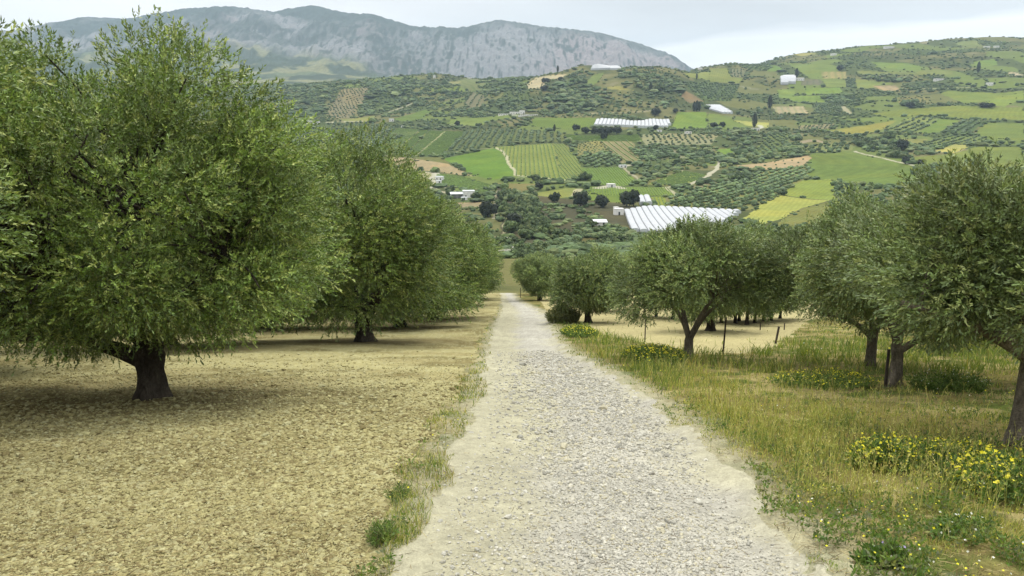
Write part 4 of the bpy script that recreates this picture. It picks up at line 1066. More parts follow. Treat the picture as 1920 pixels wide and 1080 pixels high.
# tall seed-head stalks
n = 3600
Yc = 1 / r.uniform(1 / 24., 1 / 6., n); Xc = fRR(Yc) + r.gamma(1.6, 1.0, n) + 0.15
k = (zone(Xc, Yc) == 3); Xc, Yc = Xc[k], Yc[k]; n = len(Xc)
hh = r.uniform(0.18, 0.45, n) * np.clip((Xc - fRR(Yc)) / 0.8, 0.35, 1)
V, F, c = blades('s', Xc, Yc, gsurf(Xc, Yc), hh, np.maximum(0.0014, 0.0003 * Yc), ycol[r.integers(0, 4, n)] * 1.05, 0.3, None, r=r)
a = Acc(); a.add(V, F, c)
tip = V.reshape(-1, 6, 3)[:, 4]; D = np.tile(np.array([0, 0, 1.0]), (n, 1)) + r.normal(0, .3, (n, 3))
V, F, c = leaves(r, tip - np.array([0, 0, .04]), D, 5, 0.028, 0.004, 0.5, pal=ycol * 1.1, step=0.012, stem=False); a.add(V, F, c)
V, F, c = a.get(); tag(mesh_np('grass_seed_stalks', V, F, c, 'FACE', GRASS), kind='stuff')

FLOWER = leaf_mat('petals', trans=0.25, silver=0.0, var=0.0)
yel = np.array([C(236, 226, 40, 1.25), C(226, 214, 50, 1.25), C(214, 208, 60, 1.3)])
wht = np.array([C(240, 240, 230, 1.4), C(228, 230, 214, 1.4)])
def flowers(P, r, size, pal):
    "little open flowers: four petals each as small quads"
    n = len(P); nrm = unit(np.array([0, -0.25, 1.0]) + r.normal(0, 0.45, (n, 3)))
    A = unit(np.cross(nrm, r.normal(size=(n, 3)))); Bv = np.cross(nrm, A)
    Vs = []
    for k in range(4):
        th = k * pi / 2
        d = A * cos(th) + Bv * sin(th); e = A * cos(th + .8) + Bv * sin(th + .8); f = A * cos(th - .8) + Bv * sin(th - .8)
        s = size[:, None]
        Vs.append(np.stack([P, P + (f * .6 + nrm * .15) * s, P + (d + nrm * .1) * s, P + (e * .6 + nrm * .15) * s], 1))
    V = np.stack(Vs, 1).reshape(-1, 3); F = np.arange(len(V)).reshape(-1, 4)
    return V, F, np.repeat(pal[r.integers(0, len(pal), n)] * r.uniform(.85, 1.1, (n, 1)), 4, 0)
wc = 1.35 * np.array([C(92, 122, 52), C(110, 138, 60), C(74, 102, 44), C(128, 150, 76)])
def weed_bush(name, X, Y, rx, ry, hgt, nspr, nflow, label, cat, seed, fpal=yel, fs=0.012, pal=wc, group=None, ll=0.05, lw=0.009):
    r = np.random.default_rng(seed)
    root = empty(name, (X, Y, float(H(X, Y))))
    th = r.uniform(0, 2 * pi, nspr); q = r.random(nspr) ** 0.5; px, py = rx * q * np.cos(th), ry * q * np.sin(th)
    top = hgt * (1 - 0.55 * q ** 2) * r.uniform(0.65, 1.1, nspr)
    base = np.stack([px * .75, py * .75, float(0) + gz0(Y + py * .75) - gz0(np.array(Y)) - 0.02], 1)
    tip = np.stack([px, py, gz0(Y + py) - gz0(np.array(Y)) + top], 1)
    a = Acc()
    k = 5
    for i in range(k):
        t = (i + 0.5) / k; P = base * (1 - t) + tip * t + r.normal(0, 0.012, (nspr, 3))
        V, F, c = leaves(r, P, (tip - base) + r.normal(0, .12, (nspr, 3)), 4, ll, lw, 0.9, pal=pal, step=ll * .3); a.add(V, F, c)
    V, F, c = a.get(); mesh_np('foliage', V, F, c, 'FACE', GRASS, parent=root)
    if nflow:
        ii = r.integers(0, nspr, nflow); P = tip[ii] + r.normal(0, 0.02, (nflow, 3)) + np.array([0, 0, .03])
        V, F, c = flowers(P, r, 1.05 * fs * r.uniform(.7, 1.3, nflow), fpal); mesh_np('flowers', V, F, c, 'FACE', FLOWER, parent=root)
    tag(root, label, cat, group); return root
def wb(xp, yp, *a, **k):
    x, y = near_pt(xp, yp); return weed_bush('flowering_plant', float(x), float(y), *a, **k)
wb(1896, 925, 0.6, 0.6, 0.38, 330, 330, 'large bright yellow flowering clump at the lower right edge of the picture', 'flowers', 1, fs=0.016)
wb(1748, 868, 0.8, 0.55, 0.22, 280, 300, 'low yellow flowering clump between the leafy one and the right edge', 'flowers', 2, fs=0.013)
wb(1650, 885, 0.34, 0.3, 0.38, 230, 220, 'leafy green weed with few yellow flowers, left of the low yellow clump', 'flowers', 3, fs=0.014)
wb(1545, 722, 1.1, 0.9, 0.32, 320, 300, 'pale yellow flowering patch in the grass below the leaning olive trunk', 'flowers', 4, fs=0.016)
wb(1225, 676, 0.9, 1.5, 0.42, 380, 620, 'long tall yellow flowering stand between the track and the forked tree', 'flowers', 5, fs=0.02, ll=.07, lw=.013)
wb(1085, 628, 0.8, 1.8, 0.4, 260, 300, 'yellow flowering weeds at the foot of the round olive tree', 'flowers', 6, fs=0.026, ll=.08, lw=.016)
wb(1775, 730, 0.8, 0.6, 0.42, 340, 60, 'grey-green leafy weeds without many flowers, under the right-hand crowns', 'weeds', 7, fpal=wht, pal=wc * .9, fs=.012)
wb(1800, 1000, 0.26, 0.2, 0.15, 110, 12, 'dark leafy clump with white flowers near the lower right corner', 'weeds', 8, fpal=wht, pal=wc * 1.0, fs=.010, ll=.035, lw=.006)
wb(748, 935, 0.10, 0.30, 0.10, 50, 4, 'dark green weed clump between tilled soil and gravel at the lower left of the track', 'weeds', 9, pal=wc * 0.9, fs=.009, ll=.04, lw=.003)
wb(715, 1015, 0.10, 0.14, 0.15, 60, 0, 'grassy tuft nearest the viewer on the left edge of the gravel', 'weeds', 10, pal=wc * 0.95, fs=.009, ll=.05, lw=.003)
wb(1662, 1052, 0.20, 0.13, 0.14, 80, 4, 'green tuft with a lilac flower at the bottom edge right of the gravel', 'weeds', 11, fpal=np.array([C(176, 160, 200, 1.4)]), fs=.012)
# shrub by the track
x, y = near_pt(1056, 606)
weed_bush('shrub', float(x), float(y), 1.0, 1.2, 1.05, 420, 0, 'grey-green rounded shrub on the right edge of the track before the round olive', 'shrub', 12, pal=np.array([C(128, 138, 86), C(112, 124, 76), C(148, 152, 100)]), ll=.11, lw=.02)
# scattered single flowers
n = 1500
Yc = 1 / r.uniform(1 / 30., 1 / 3.8, n); Xc = r.uniform(-0.3, .72, n) * Yc; zz = zone(Xc, Yc)
k = ((zz == 3) | (zz == 1)) & (fbm(Xc / 1.5, Yc / 1.5, 2, 600) > 0.47); Xc, Yc = Xc[k], Yc[k]
P = np.stack([Xc, Yc, gsurf(Xc, Yc) + r.uniform(.06, .28, len(Xc))], 1)
V1, F1, c1 = flowers(P, r, np.maximum(0.008, .0009 * Yc) * r.uniform(.8, 1.4, len(P)), np.concatenate([yel, yel, wht]))
n2_ = len(P); st = np.maximum(.0012, .0002 * Yc)
V2, F2, c2 = blades('x', Xc, Yc, gsurf(Xc, Yc) - .01, P[:, 2] - gsurf(Xc, Yc), st, np.tile(wc[0], (n2_, 1)), 0.02, None, r=r)
a = Acc(); a.add(V1, F1, c1); a.add(V2, F2, c2); V, F, c = a.get()
tag(mesh_np('wildflowers', V, F, c, 'FACE', FLOWER), kind='stuff')
# dry twigs and straw on soil and gravel
n = 26000
Yc = 1 / r.uniform(1 / 16., 1 / 3.3, n); Xc = r.uniform(-0.72, .7, n) * Yc; zz = zone(Xc, Yc)
k = (zz != 2) | (r.random(n) < 0.10); Xc, Yc = Xc[k], Yc[k]; n = len(Xc)
Ls = r.lognormal(-2.9, .5, n); a0 = r.uniform(0, 2 * pi, n)
P = np.stack([Xc, Yc, nearsurf(Xc, Yc) + .03], 1); d = np.stack([np.cos(a0), np.sin(a0), -0.225 * np.sin(a0) + r.normal(0, .15, n)], 1)
sd_ = np.stack([-np.sin(a0), np.cos(a0), 0.2 + 0 * a0], 1) * np.maximum(.0018, .0003 * Yc)[:, None]
V = np.stack([P - sd_, P + sd_, P + d * Ls[:, None] + sd_, P + d * Ls[:, None] - sd_], 1).reshape(-1, 3)
pal = np.array([C(110, 92, 62), C(206, 190, 136), C(150, 130, 88), C(84, 72, 50)])
tag(mesh_np('dry_twigs', V, np.arange(len(V)).reshape(-1, 4), pal[r.integers(0, 4, n)], 'FACE', clod_mat), kind='stuff')

# ---------------------------------------------------------------- stakes
stake_m = surf_mat('rusty_stake', base=(0.045, 0.036, 0.03), noise=[(20, 4, .6, 1.5, (1, 1, 1))], rough=.8)
def stake(xp, yp, ytop, wdt, label, lean=0.0):
    x, y = near_pt(xp, yp); x, y = float(x), float(y); z = float(H(x, y))
    t = ray(xp, ytop)[1]; hgt = float(t * y - z)
    V, F = [], []
    w = wdt; prof = [(-w, -w), (w, -w), (w, -w * .5), (-w * .5, -w * .5), (-w * .5, w), (-w, w)]   # angle iron
    for zz_ in (-.15, hgt): V += [(a + lean * max(zz_, 0), b, zz_) for a, b in prof]
    F = [(i, (i + 1) % 6, (i + 1) % 6 + 6, i + 6) for i in range(6)]
    me = bpy.data.meshes.new('fence_stake'); me.from_pydata(V, [], F + [tuple(range(6, 12))]); me.materials.append(stake_m)
    o = bpy.data.objects.new('fence_stake', me); scene.collection.objects.link(o); o.location = (x, y, z)
    tag(o, label, 'stake', 'thin metal stakes of the old fence line')
stake(1660, 722, 655, .022, 'dark metal stake in front of the straight grey olive trunk', 0)
stake(1355, 668, 595, .02, 'thin metal stake just right of the forked olive trunk', 0.03)
stake(1209, 642, 592, .02, 'thin metal stake behind the tall yellow flowers')
stake(1453, 646, 612, .03, 'short leaning dark stake on the bare sand', 0.15)
stake(1425, 622, 598, .02, 'thin stake among the small far trees on the sand')
stake(1470, 622, 606, .02, 'short thin stake at the right end of the bare sand')
stake(1054, 584, 562, .03, 'thin stake between the shrub and the round olive tree')
stake(976, 558, 540, .03, 'thin stake at the bend of the gravel track')
stake(1903, 838, 660, .016, 'dark metal stake leaning on the trunk at the right edge', 0.02)
# ---------------------------------------------------------------- trees, hedges and scrub of the far land
FARLEAF = leaf_mat('far_foliage', trans=0.0, silver=0.0, var=0.22, rough=0.9)
def in_any(X, Y, polys):
    m = np.zeros(X.shape, bool)
    for P in polys: m |= inpoly(X, Y, P)
    return m
GH = [  # greenhouses: zoom, outline, tunnel direction, tunnel width, height, label
 (5, [(362,592),(500,566),(590,560),(800,572),(1225,592),(1160,655),(1090,682),(960,696),(838,697),(866,782),(760,776),(620,756),(415,736)], [(500,566),(628,757)], 3.6, 1.9, 'largest greenhouse, white plastic tunnels side by side on the valley floor, notched outline'),
 (5, [(466,490),(548,486),(574,540),(478,544)], [(500,488),(520,543)], 4.0, 2.8, 'small striped white greenhouse block just above the largest one'),
 (2, [(650,582),(780,588),(900,602),(975,600),(1060,586),(1180,588),(1180,640),(1000,642),(612,628)], [(1000,590),(1002,640)], 5.2, 3.5, 'long wavy white greenhouse halfway up the valley below the wooded knoll'),
 (2, [(592,206),(606,182),(650,176),(780,178),(818,200),(812,206)], [(600,190),(800,190)], 8.0, 4.5, 'white greenhouse on the crest of the wooded knoll'),
 (2, [(1446,480),(1560,478),(1600,500),(1660,534),(1580,532),(1500,508)], [(1500,490),(1620,525)], 6.0, 3.2, 'slanting white greenhouse right of the dark cypress clump under the right slope'),
 (3, [(90,392),(120,382),(205,380),(205,432),(95,438)], [(100,400),(200,400)], 9.0, 6.0, 'bright white greenhouse with rounded top on the right slope near the skyline fields'),
]
plastic = surf_mat('white_plastic', base=(0.38, 0.39, 0.40), noise=[(0.15, 3, 0.9, 1.06, (1, 1, 1))], rough=0.55, spec=0.4)
plastic_end = surf_mat('plastic_end', base=(0.42, 0.45, 0.44), rough=0.7)
GHP = []
def greenhouse(z, pts, dpx, wdt, hgt, label):
    P = far_poly(z, pts, sub=1); GHP.append(P)
    Dp = far_poly(z, dpx, sub=1, closed=False); d = Dp[1] - Dp[0]; d /= np.hypot(*d); q = np.array([-d[1], d[0]])
    o = P.mean(0); L = P - o; a = L @ d; b = L @ q
    cx, cy = o; root = empty('greenhouse', (cx, cy, float(H(cx, cy))))
    base = float(H(cx, cy))
    nb = max(1, int(round((b.max() - b.min()) / wdt))); w = (b.max() - b.min()) / nb
    for k in range(nb):
        bc_ = b.min() + (k + 0.5) * w; xs = []
        for i in range(len(a)):
            j = (i + 1) % len(a)
            if (b[i] > bc_) != (b[j] > bc_): xs.append(a[i] + (a[j] - a[i]) * (bc_ - b[i]) / (b[j] - b[i]))
        xs.sort()
        for s0, s1 in zip(xs[::2], xs[1::2]):
            if s1 - s0 < 4: continue
            n = max(2, int((s1 - s0) / 6) + 1); ss = np.linspace(s0, s1, n); V = []; m = 9
            th = np.linspace(0, pi, m)
            for s in ss:
                c0 = o + d * s + q * bc_; zz = float(H(c0[0], c0[1])) - base
                for t in th:
                    off = -cos(t) * w * 0.465; hz = hgt * (0.68 + 0.32 * sin(t))
                    p = o + d * s + q * (bc_ + off) - np.array([cx, cy]); V.append((p[0], p[1], zz + hz))
                # skirts to the ground
                for sgn in (-1, 1):
                    p = o + d * s + q * (bc_ + sgn * w * 0.46) - np.array([cx, cy]); V.append((p[0], p[1], zz - 0.6))
            M_ = m + 2; F = []
            for i in range(n - 1):
                A, Bq = i * M_, (i + 1) * M_
                for j in range(m - 1): F.append((A + j, A + j + 1, Bq + j + 1, Bq + j))
                F.append((A + m, A, Bq, Bq + m)); F.append((A + m - 1, A + m + 1, Bq + m + 1, Bq + m - 1))
            me = bpy.data.meshes.new('tunnel')
            caps = [tuple([0 + m] + list(range(m)) + [m + 1]), tuple([(n - 1) * M_ + m + 1] + [(n - 1) * M_ + j for j in range(m - 1, -1, -1)] + [(n - 1) * M_ + m])]
            me.from_pydata(V, [], F + caps); me.materials.append(plastic); me.materials.append(plastic_end)
            me.polygons[len(F)].material_index = 1; me.polygons[len(F) + 1].material_index = 1
            me.update()
            ob = bpy.data.objects.new('tunnel', me); scene.collection.objects.link(ob); ob.parent = root
    tag(root, label, 'greenhouse')
for g in GH: greenhouse(*g)

# ---- farm buildings
plaster = surf_mat('white_plaster', base=(0.62, 0.61, 0.57), noise=[(0.6, 4, 0.85, 1.08, (1, 1, 1))], rough=0.9)
dark = surf_mat('dark_opening', base=(0.03, 0.03, 0.032), rough=0.4)
metal = surf_mat('metal_roof', base=(0.60, 0.62, 0.62), noise=[(0.5, 3, 0.85, 1.08, (1, 1, 1))], rough=0.5, spec=0.4)
tile = surf_mat('clay_tiles', base=(0.33, 0.20, 0.13), noise=[(1.2, 4, 0.8, 1.2, (1, 1, 1))], rough=0.9)
def box(V, F, x0, x1, y0, y1, z0, z1):
    n = len(V); V += [(x, y, z) for z in (z0, z1) for y in (y0, y1) for x in (x0, x1)]
    F += [(n, n + 2, n + 3, n + 1), (n + 4, n + 5, n + 7, n + 6), (n, n + 1, n + 5, n + 4), (n + 2, n + 6, n + 7, n + 3), (n, n + 4, n + 6, n + 2), (n + 1, n + 3, n + 7, n + 5)]
def mk(name, V, F, mat, parent):
    me = bpy.data.meshes.new(name); me.from_pydata(V, [], F); me.materials.append(mat); me.update()
    o = bpy.data.objects.new(name, me); scene.collection.objects.link(o); o.parent = parent; return o
HOUSES = []
def house(z, px, w, d, h, rz, label, roof='flat', openf=False, rmat=None, cat='house', wmat=None):
    X, Y = far_poly(z, [px], sub=1, closed=False)[0]; HOUSES.append((X, Y, max(w, d)))
    root = empty('farm_' + cat if cat != 'house' else 'house', (X, Y, float(H(X, Y)) - 0.2), rz)
    V, F = [], []; hw, hd = w / 2, d / 2
    if openf:
        box(V, F, -hw, -hw + .3, -hd, hd, -2, h); box(V, F, hw - .3, hw, -hd, hd, -2, h); box(V, F, -hw + .3, hw - .3, hd - .3, hd, -2, h)
        box(V, F, -.15, .15, -hd, -hd + .3, -2, h)
    else: box(V, F, -hw, hw, -hd, hd, -2, h)
    mk('wall', V, F, wmat or plaster, root)
    V, F = [], []
    if roof == 'gable':
        e = .4; r_ = w * .0 + d * .28
        V = [(-hw - e, -hd - e, h), (hw + e, -hd - e, h), (hw + e, 0, h + r_), (-hw - e, 0, h + r_), (-hw - e, hd + e, h), (hw + e, hd + e, h)]
        F = [(0, 1, 2, 3), (3, 2, 5, 4), (0, 3, 4), (1, 5, 2), (0, 4, 5, 1)]
    elif roof == 'lean':
        V = [(-hw - .4, -hd - .5, h), (hw + .4, -hd - .5, h), (hw + .4, hd + .4, h + .9), (-hw - .4, hd + .4, h + .9), (-hw - .4, -hd - .5, h + .15), (hw + .4, -hd - .5, h + .15), (hw + .4, hd + .4, h + 1.05), (-hw - .4, hd + .4, h + 1.05)]
        F = [(0, 3, 2, 1), (4, 5, 6, 7), (0, 1, 5, 4), (1, 2, 6, 5), (2, 3, 7, 6), (3, 0, 4, 7)]
    else:
        box(V, F, -hw - .12, hw + .12, -hd - .12, hd + .12, h + .003, h + .35)
    mk('roof', V, F, rmat or (tile if roof == 'gable' else metal), root)
    if not openf:
        nw = max(1, int(w // 3.2)); fl = max(1, int(h // 2.8))
        for k in range(nw):
            for f in range(fl):
                xc = -hw + (k + .5) * w / nw; V, F = [], []
                if f == 0 and k == nw // 2: box(V, F, xc - .5, xc + .5, -hd - .04, -hd + .1, -.1, 2.1); mk('door', V, F, dark, root)
                else: box(V, F, xc - .55, xc + .55, -hd - .04, -hd + .1, 1.0 + f * 2.8, 2.1 + f * 2.8); mk('window', V, F, dark, root)
    tag(root, label, cat); return root
house(4, (706,486), 9.0, 6, 3.4, 0.15, 'open-fronted shed with white metal roof beside the two-storey farmhouse', 'lean', True, cat='shed')
house(4, (795,480), 8.6, 6, 5.0, 0.10, 'white flat-roofed farmhouse right of the open shed, above the plowed brown strip')
house(4, (762,500), 4.5, 3, 2.0, 0.1, 'low white annex in front of the farmhouse and open shed', cat='annex')
house(4, (578,352), 6.5, 5, 3.4, -0.3, 'small white house at the bend of the pale farm track')
house(4, (572,374), 4.0, 3, 2.2, 0.4, 'low white hut just below the small white house at the track bend', cat='hut')
house(5, (318,610), 5.2, 4.5, 3.6, 0.1, 'small white house touching the left corner of the largest greenhouse', rmat=plaster)
house(5, (300,580), 2.6, 2.6, 2.2, 0.3, 'tiny white outbuilding up and left of the house by the largest greenhouse', rmat=plaster, cat='outbuilding')
house(5, (180,690), 6.4, 4.0, 2.0, 0.05, 'long low white-roofed shed among scrub left of the largest greenhouse', 'lean', cat='shed')
house(5, (262,402), 6.0, 5.0, 2.4, 0.2, 'small pale building on the bare yard between green vineyards', rmat=plaster)
house(5, (350,256), 7, 4, 2.2, 0.2, 'low pale shed beside the track below the blue-green orchard', cat='shed')
house(2, (22,536), 16, 8, 3.6, 0.1, 'left long white building of the farmstead under the knoll', rmat=plaster)
house(2, (76,532), 8, 8, 5.0, 0.1, 'taller white house of the farmstead under the knoll', rmat=plaster)
house(2, (-60,545), 18, 5, 2.5, 0.05, 'low white outbuilding at the left end of the farmstead under the knoll', rmat=plaster, cat='outbuilding')
house(2, (120,549), 30, 1.0, 1.6, -0.02, 'long white yard wall in front of the farmstead under the knoll', rmat=plaster, cat='wall')
house(2, (1826,660), 9, 6, 3.4, 0.4, 'white house with dark tree at the end of the pale field under the right slope', rmat=plaster)
house(2, (1105,668), 6, 4, 2.4, 0.1, 'tiny white hut below the long wavy greenhouse', cat='hut', rmat=plaster)
house(2, (1320,682), 8, 5, 2.6, 0.1, 'low white hut above the dotted sandy orchard', cat='hut', rmat=plaster)
house(1, (412,606), 13, 8, 4.2, 0.1, 'white house at the left beside the green corner field behind the olive crowns', rmat=plaster)
house(1, (466,606), 6, 6, 3.2, 0.2, 'small white annex right of the house behind the left olive crowns', cat='annex', rmat=plaster)
house(1, (1016,588), 8, 7, 4.0, 0.1, 'lone small white house between the pale road and the green strip, left of centre', rmat=plaster)
house(1, (1098,634), 4, 4, 2.2, 0.1, 'tiny hut at the top corner of the striped vineyards', cat='hut', rmat=plaster)
house(1, (1338,266), 5, 4, 6.5, 0.1, 'narrow pale tower-like hut on the left middle ridge', cat='hut', rmat=plaster)
house(1, (1602,262), 9, 6, 3.0, 0.1, 'small white house on the crest of the left middle ridge', rmat=plaster)
house(3, (905,162), 26, 8, 4.5, 0.1, 'long pale building just below the right skyline', rmat=plaster)
house(3, (490,216), 12, 9, 5.0, 0.1, 'white house beside a dark hedge near the right skyline', rmat=plaster)
house(3, (236,402), 16, 9, 5.0, 0.1, 'pale building right behind the bright greenhouse on the right slope', rmat=plaster)
house(2, (1410,204), 9, 7, 5.0, 0.1, 'white house on the saddle skyline between knoll and right hill', rmat=plaster)
house(3, (1640,160), 13, 8, 4.5, 0.1, 'white house high on the right hill, left of a second one', rmat=plaster)
house(3, (1712,156), 11, 8, 4.0, 0.1, 'white house high on the right hill near the frame edge', rmat=plaster)
house(3, (1280,404), 18, 7, 3.6, 0.1, 'long pale farm building in the hedges of the right slope', rmat=plaster)
house(3, (1660,440), 9, 8, 5, 0.1, 'small white house above the yellow-green fields on the right', rmat=plaster)

# ---- positions
TR = []          # X, Y, radius, height, kind (0 olive, 1 scrub), source index
rg = np.random.default_rng(5)
def addpts(X, Y, R, Hh, kind, src):
    for a in zip(X, Y, R, Hh): TR.append((*a, kind, src))
ORLAB = {}
for si, (P, d, sp, rad, z, pts) in enumerate(ORCH):
    q = np.array([-d[1], d[0]]); o = P.mean(0); L = P - o; a = L @ d; b = L @ q
    A, Bm = np.meshgrid(np.arange(a.min(), a.max(), sp * .85), np.arange(b.min(), b.max(), sp * 1.3))
    A = A.ravel() + rg.normal(0, sp * .09, A.size); Bm = Bm.ravel() + rg.normal(0, sp * .09, A.size)
    X = o[0] + A * d[0] + Bm * q[0]; Y = o[1] + A * d[1] + Bm * q[1]
    m = inpoly(X, Y, P) & (rg.random(X.size) > 0.05)
    X, Y = X[m], Y[m]; R = rad * rg.uniform(.75, 1.18, X.size)
    addpts(X, Y, R, R * 1.05, 0, si)
SCRUB = [ # zoom, polygon, spacing, radius, tall factor
 (4, [(1000,480),(1100,462),(1280,488),(1345,560),(1260,655),(1150,645),(1050,610)], 4.6, 3.0, 1.5),
 (4, [(1105,655),(1330,620),(1400,700),(1380,790),(1220,800),(1105,750)], 4.6, 2.7, 1.5),
 (4, [(1300,520),(1900,545),(1930,720),(1700,720),(1400,700)], 7.5, 1.5, 1.1),
 (4, [(1450,770),(1700,745),(1930,720),(2080,930),(1930,960),(1350,960),(1180,930),(1250,850)], 4.2, 1.6, 1.2),
 (5, [(0,700),(330,700),(425,760),(620,770),(860,800),(900,900),(330,960),(0,900)], 4.4, 1.7, 1.2),
 (4, [(1020,800),(1100,790),(1250,850),(1200,960),(1050,1000)], 5.5, 1.9, 1.2),
 (4, [(985,400),(1050,400),(1150,450),(1140,480),(1010,480)], 5.5, 1.8, 1.2),
 (4, [(1150,320),(1300,330),(1380,350),(1700,370),(1690,405),(1530,395),(1320,360),(1180,335)], 6.0, 2.2, 1.2),
 (4, [(1510,385),(1560,350),(1690,350),(1710,410),(1600,420)], 6.0, 3.3, 1.4),
 (4, [(910,410),(960,400),(1000,440),(960,480),(925,460)], 5.0, 2.2, 1.3),
 (5, [(1090,340),(1180,310),(1330,310),(1320,370),(1220,410),(1110,425)], 6.0, 3.0, 1.3),
 (5, [(430,350),(560,330),(650,290),(790,255),(800,275),(640,320),(520,375)], 5.5, 2.0, 1.2),
 (5, [(940,150),(1010,140),(1050,180),(1180,170),(1290,215),(1200,235),(1080,215),(940,190)], 6.0, 2.8, 1.3),
 (5, [(1100,175),(1330,165),(1480,170),(1560,200),(1420,222),(1250,225)], 7.0, 2.2, 1.2),
 (5, [(640,130),(780,110),(880,130),(1000,120),(960,175),(900,200),(830,190)], 6.5, 2.6, 1.3),
 (3, [(660,880),(740,850),(900,850),(1060,880),(1080,930),(960,990),(860,960),(720,930)], 8.0, 3.8, 1.4),
 (3, [(410,530),(520,500),(720,530),(700,555),(600,585),(440,575)], 9.0, 4.2, 1.4),
 (3, [(1020,590),(1060,560),(1120,580),(1130,612),(1040,612)], 8.0, 4.0, 1.4),
 (3, [(690,370),(960,375),(1080,395),(1070,415),(760,412)], 9.0, 3.8, 1.3),
 (3, [(1000,430),(1400,415),(1640,440),(1650,500),(1500,480),(1250,480),(1000,490)], 12, 3.4, 1.2),
 (3, [(140,980),(140,850),(240,820),(260,980)], 7.0, 3.0, 1.3),
 (2, [(280,330),(480,290),(640,330),(700,420),(560,520),(300,545),(260,440)], 8.5, 3.8, 1.3),
 (2, [(820,200),(1000,220),(1290,320),(1300,372),(1120,400),(900,350),(800,290)], 9.5, 3.6, 1.3),
 (2, [(640,380),(900,370),(1120,400),(1210,480),(1000,500),(620,470)], 13, 2.8, 1.2),
 (2, [(700,560),(960,560),(1000,585),(900,598),(760,586)], 7.0, 2.6, 1.2),
 (2, [(0,430),(260,440),(300,545),(180,540),(0,500)], 11, 3.2, 1.2),
 (2, [(0,270),(100,260),(110,330),(60,420),(0,420)], 9, 3.4, 1.3),
 (2, [(420,230),(560,215),(600,240),(540,310),(400,290)], 9, 3.2, 1.3),
 (1, [(130,320),(640,340),(530,470),(440,560),(300,560),(130,480)], 11, 3.6, 1.3),
 (1, [(650,300),(880,290),(1300,260),(1440,300),(1500,400),(1300,470),(1050,500),(850,540),(790,560),(760,480),(870,350)], 11, 3.4, 1.3),
 (1, [(1560,480),(1920,430),(1930,540),(1700,550),(1400,560),(1440,510)], 8.5, 3.2, 1.3),
 (1, [(1640,300),(1920,260),(1930,330),(1800,400),(1700,380)], 9, 3.2, 1.3),
 (4, [(20,60),(180,30),(330,20),(20,130)], 7, 2.6, 1.3),
]
for k_, (z, pts, sp, rad, tall) in enumerate(SCRUB):
    P = far_poly(z, pts, sub=2); x0, y0 = P.min(0); x1, y1 = P.max(0)
    n = int((x1 - x0) * (y1 - y0) / (sp * sp) * 1.15) + 1
    X = rg.uniform(x0, x1, n); Y = rg.uniform(y0, y1, n); m = inpoly(X, Y, P)
    X, Y = X[m], Y[m]; m = fbm(X / 30, Y / 30, 3, 700) > 0.36; X, Y = X[m], Y[m]
    R = rad * rg.lognormal(-.05, .32, X.size); addpts(X, Y, R, R * tall * .85, 1, 100 + k_)
# hedges and bushes along plot edges
HED = []
for P in FPOLY:
    L = np.vstack([P, P[:1]])
    for a, b in zip(L[:-1], L[1:]):
        ln = np.hypot(*(b - a)); Ym = 0.5 * (a[1] + b[1])
        if rg.random() < 0.55: continue
        n = int(ln / (3.4 + Ym / 300)); t = rg.random(n)
        X = a[0] + (b[0] - a[0]) * t + rg.normal(0, .8, n); Y = a[1] + (b[1] - a[1]) * t + rg.normal(0, .8, n)
        m = (rg.random(n) < 0.8) & (fbm(X / 22, Y / 22, 2, 720) > 0.46); X, Y = X[m], Y[m]
        R = rg.lognormal(-.1, .38, X.size) * (0.62 + Ym / 2600); addpts(X, Y, R, R * 1.0, 1, 200)
# the rest of the land: orchards and scrub by plot
wdx = 0.68
n = 90000
Yf = np.exp(rg.uniform(np.log(560), np.log(2400), n)); Xf = rg.uniform(-wdx, wdx, n) * Yf
pidf = plot_id(Xf, Yf); infield = in_any(Xf, Yf, FPOLY)
n1f = fbm(Xf / 45, Yf / 45, 4, 61)
cell = np.floor(pidf * 97)
# lattice snap for orchard plots (rows visible)
ang = (cell * 0.61) % pi; spc = 8.0 + (cell % 3) * 1.5
ca, sa = np.cos(ang), np.sin(ang); A = Xf * ca + Yf * sa; Bm = -Xf * sa + Yf * ca
A = np.round(A / spc) * spc; Bm = np.round(Bm / spc) * spc
orch = ((pidf > .41) & (pidf < .52)) | ((pidf > .80) & (pidf < .96)) | ((pidf < .10))
Xo = np.where(orch, A * ca - Bm * sa, Xf); Yo = np.where(orch, A * sa + Bm * ca, Yf)
dens = np.where(orch, 0.62, np.where(pidf < .30, 0.24, 0.02 + 0.10 * (n1f > .6)))
dens = np.where((Xo / Yo < -0.02) & (Yo > 1400), np.maximum(dens, .5), dens)
m = (~infield) & (rg.random(n) < dens) & (~in_any(Xo, Yo, FPOLY)); Xo, Yo, oo = Xo[m], Yo[m], orch[m]
key = np.round(Xo * 2).astype(np.int64) * 1000003 + np.round(Yo * 2).astype(np.int64); _, ui = np.unique(key, return_index=True)
Xo, Yo, oo = Xo[ui], Yo[ui], oo[ui]
R = np.where(oo, 2.2, 2.4) * rg.lognormal(-.03, .3, Xo.size); addpts(Xo, Yo, R, R * 1.15, 1, 300)
# nearer slopes 110..560 m: scattered scrub
n = 5200
Yf = rg.uniform(236, 560, n); Xf = rg.uniform(-wdx, wdx, n) * Yf
m = (~in_any(Xf, Yf, FPOLY)) & (rg.random(n) < np.where(fbm(Xf / 30, Yf / 30, 3, 740) > .5, .75, .12)); Xf, Yf = Xf[m], Yf[m]
R = 1.5 * rg.lognormal(-.05, .35, Xf.size); addpts(Xf, Yf, R, R * 1.3, 1, 301)
TR = np.array(TR)
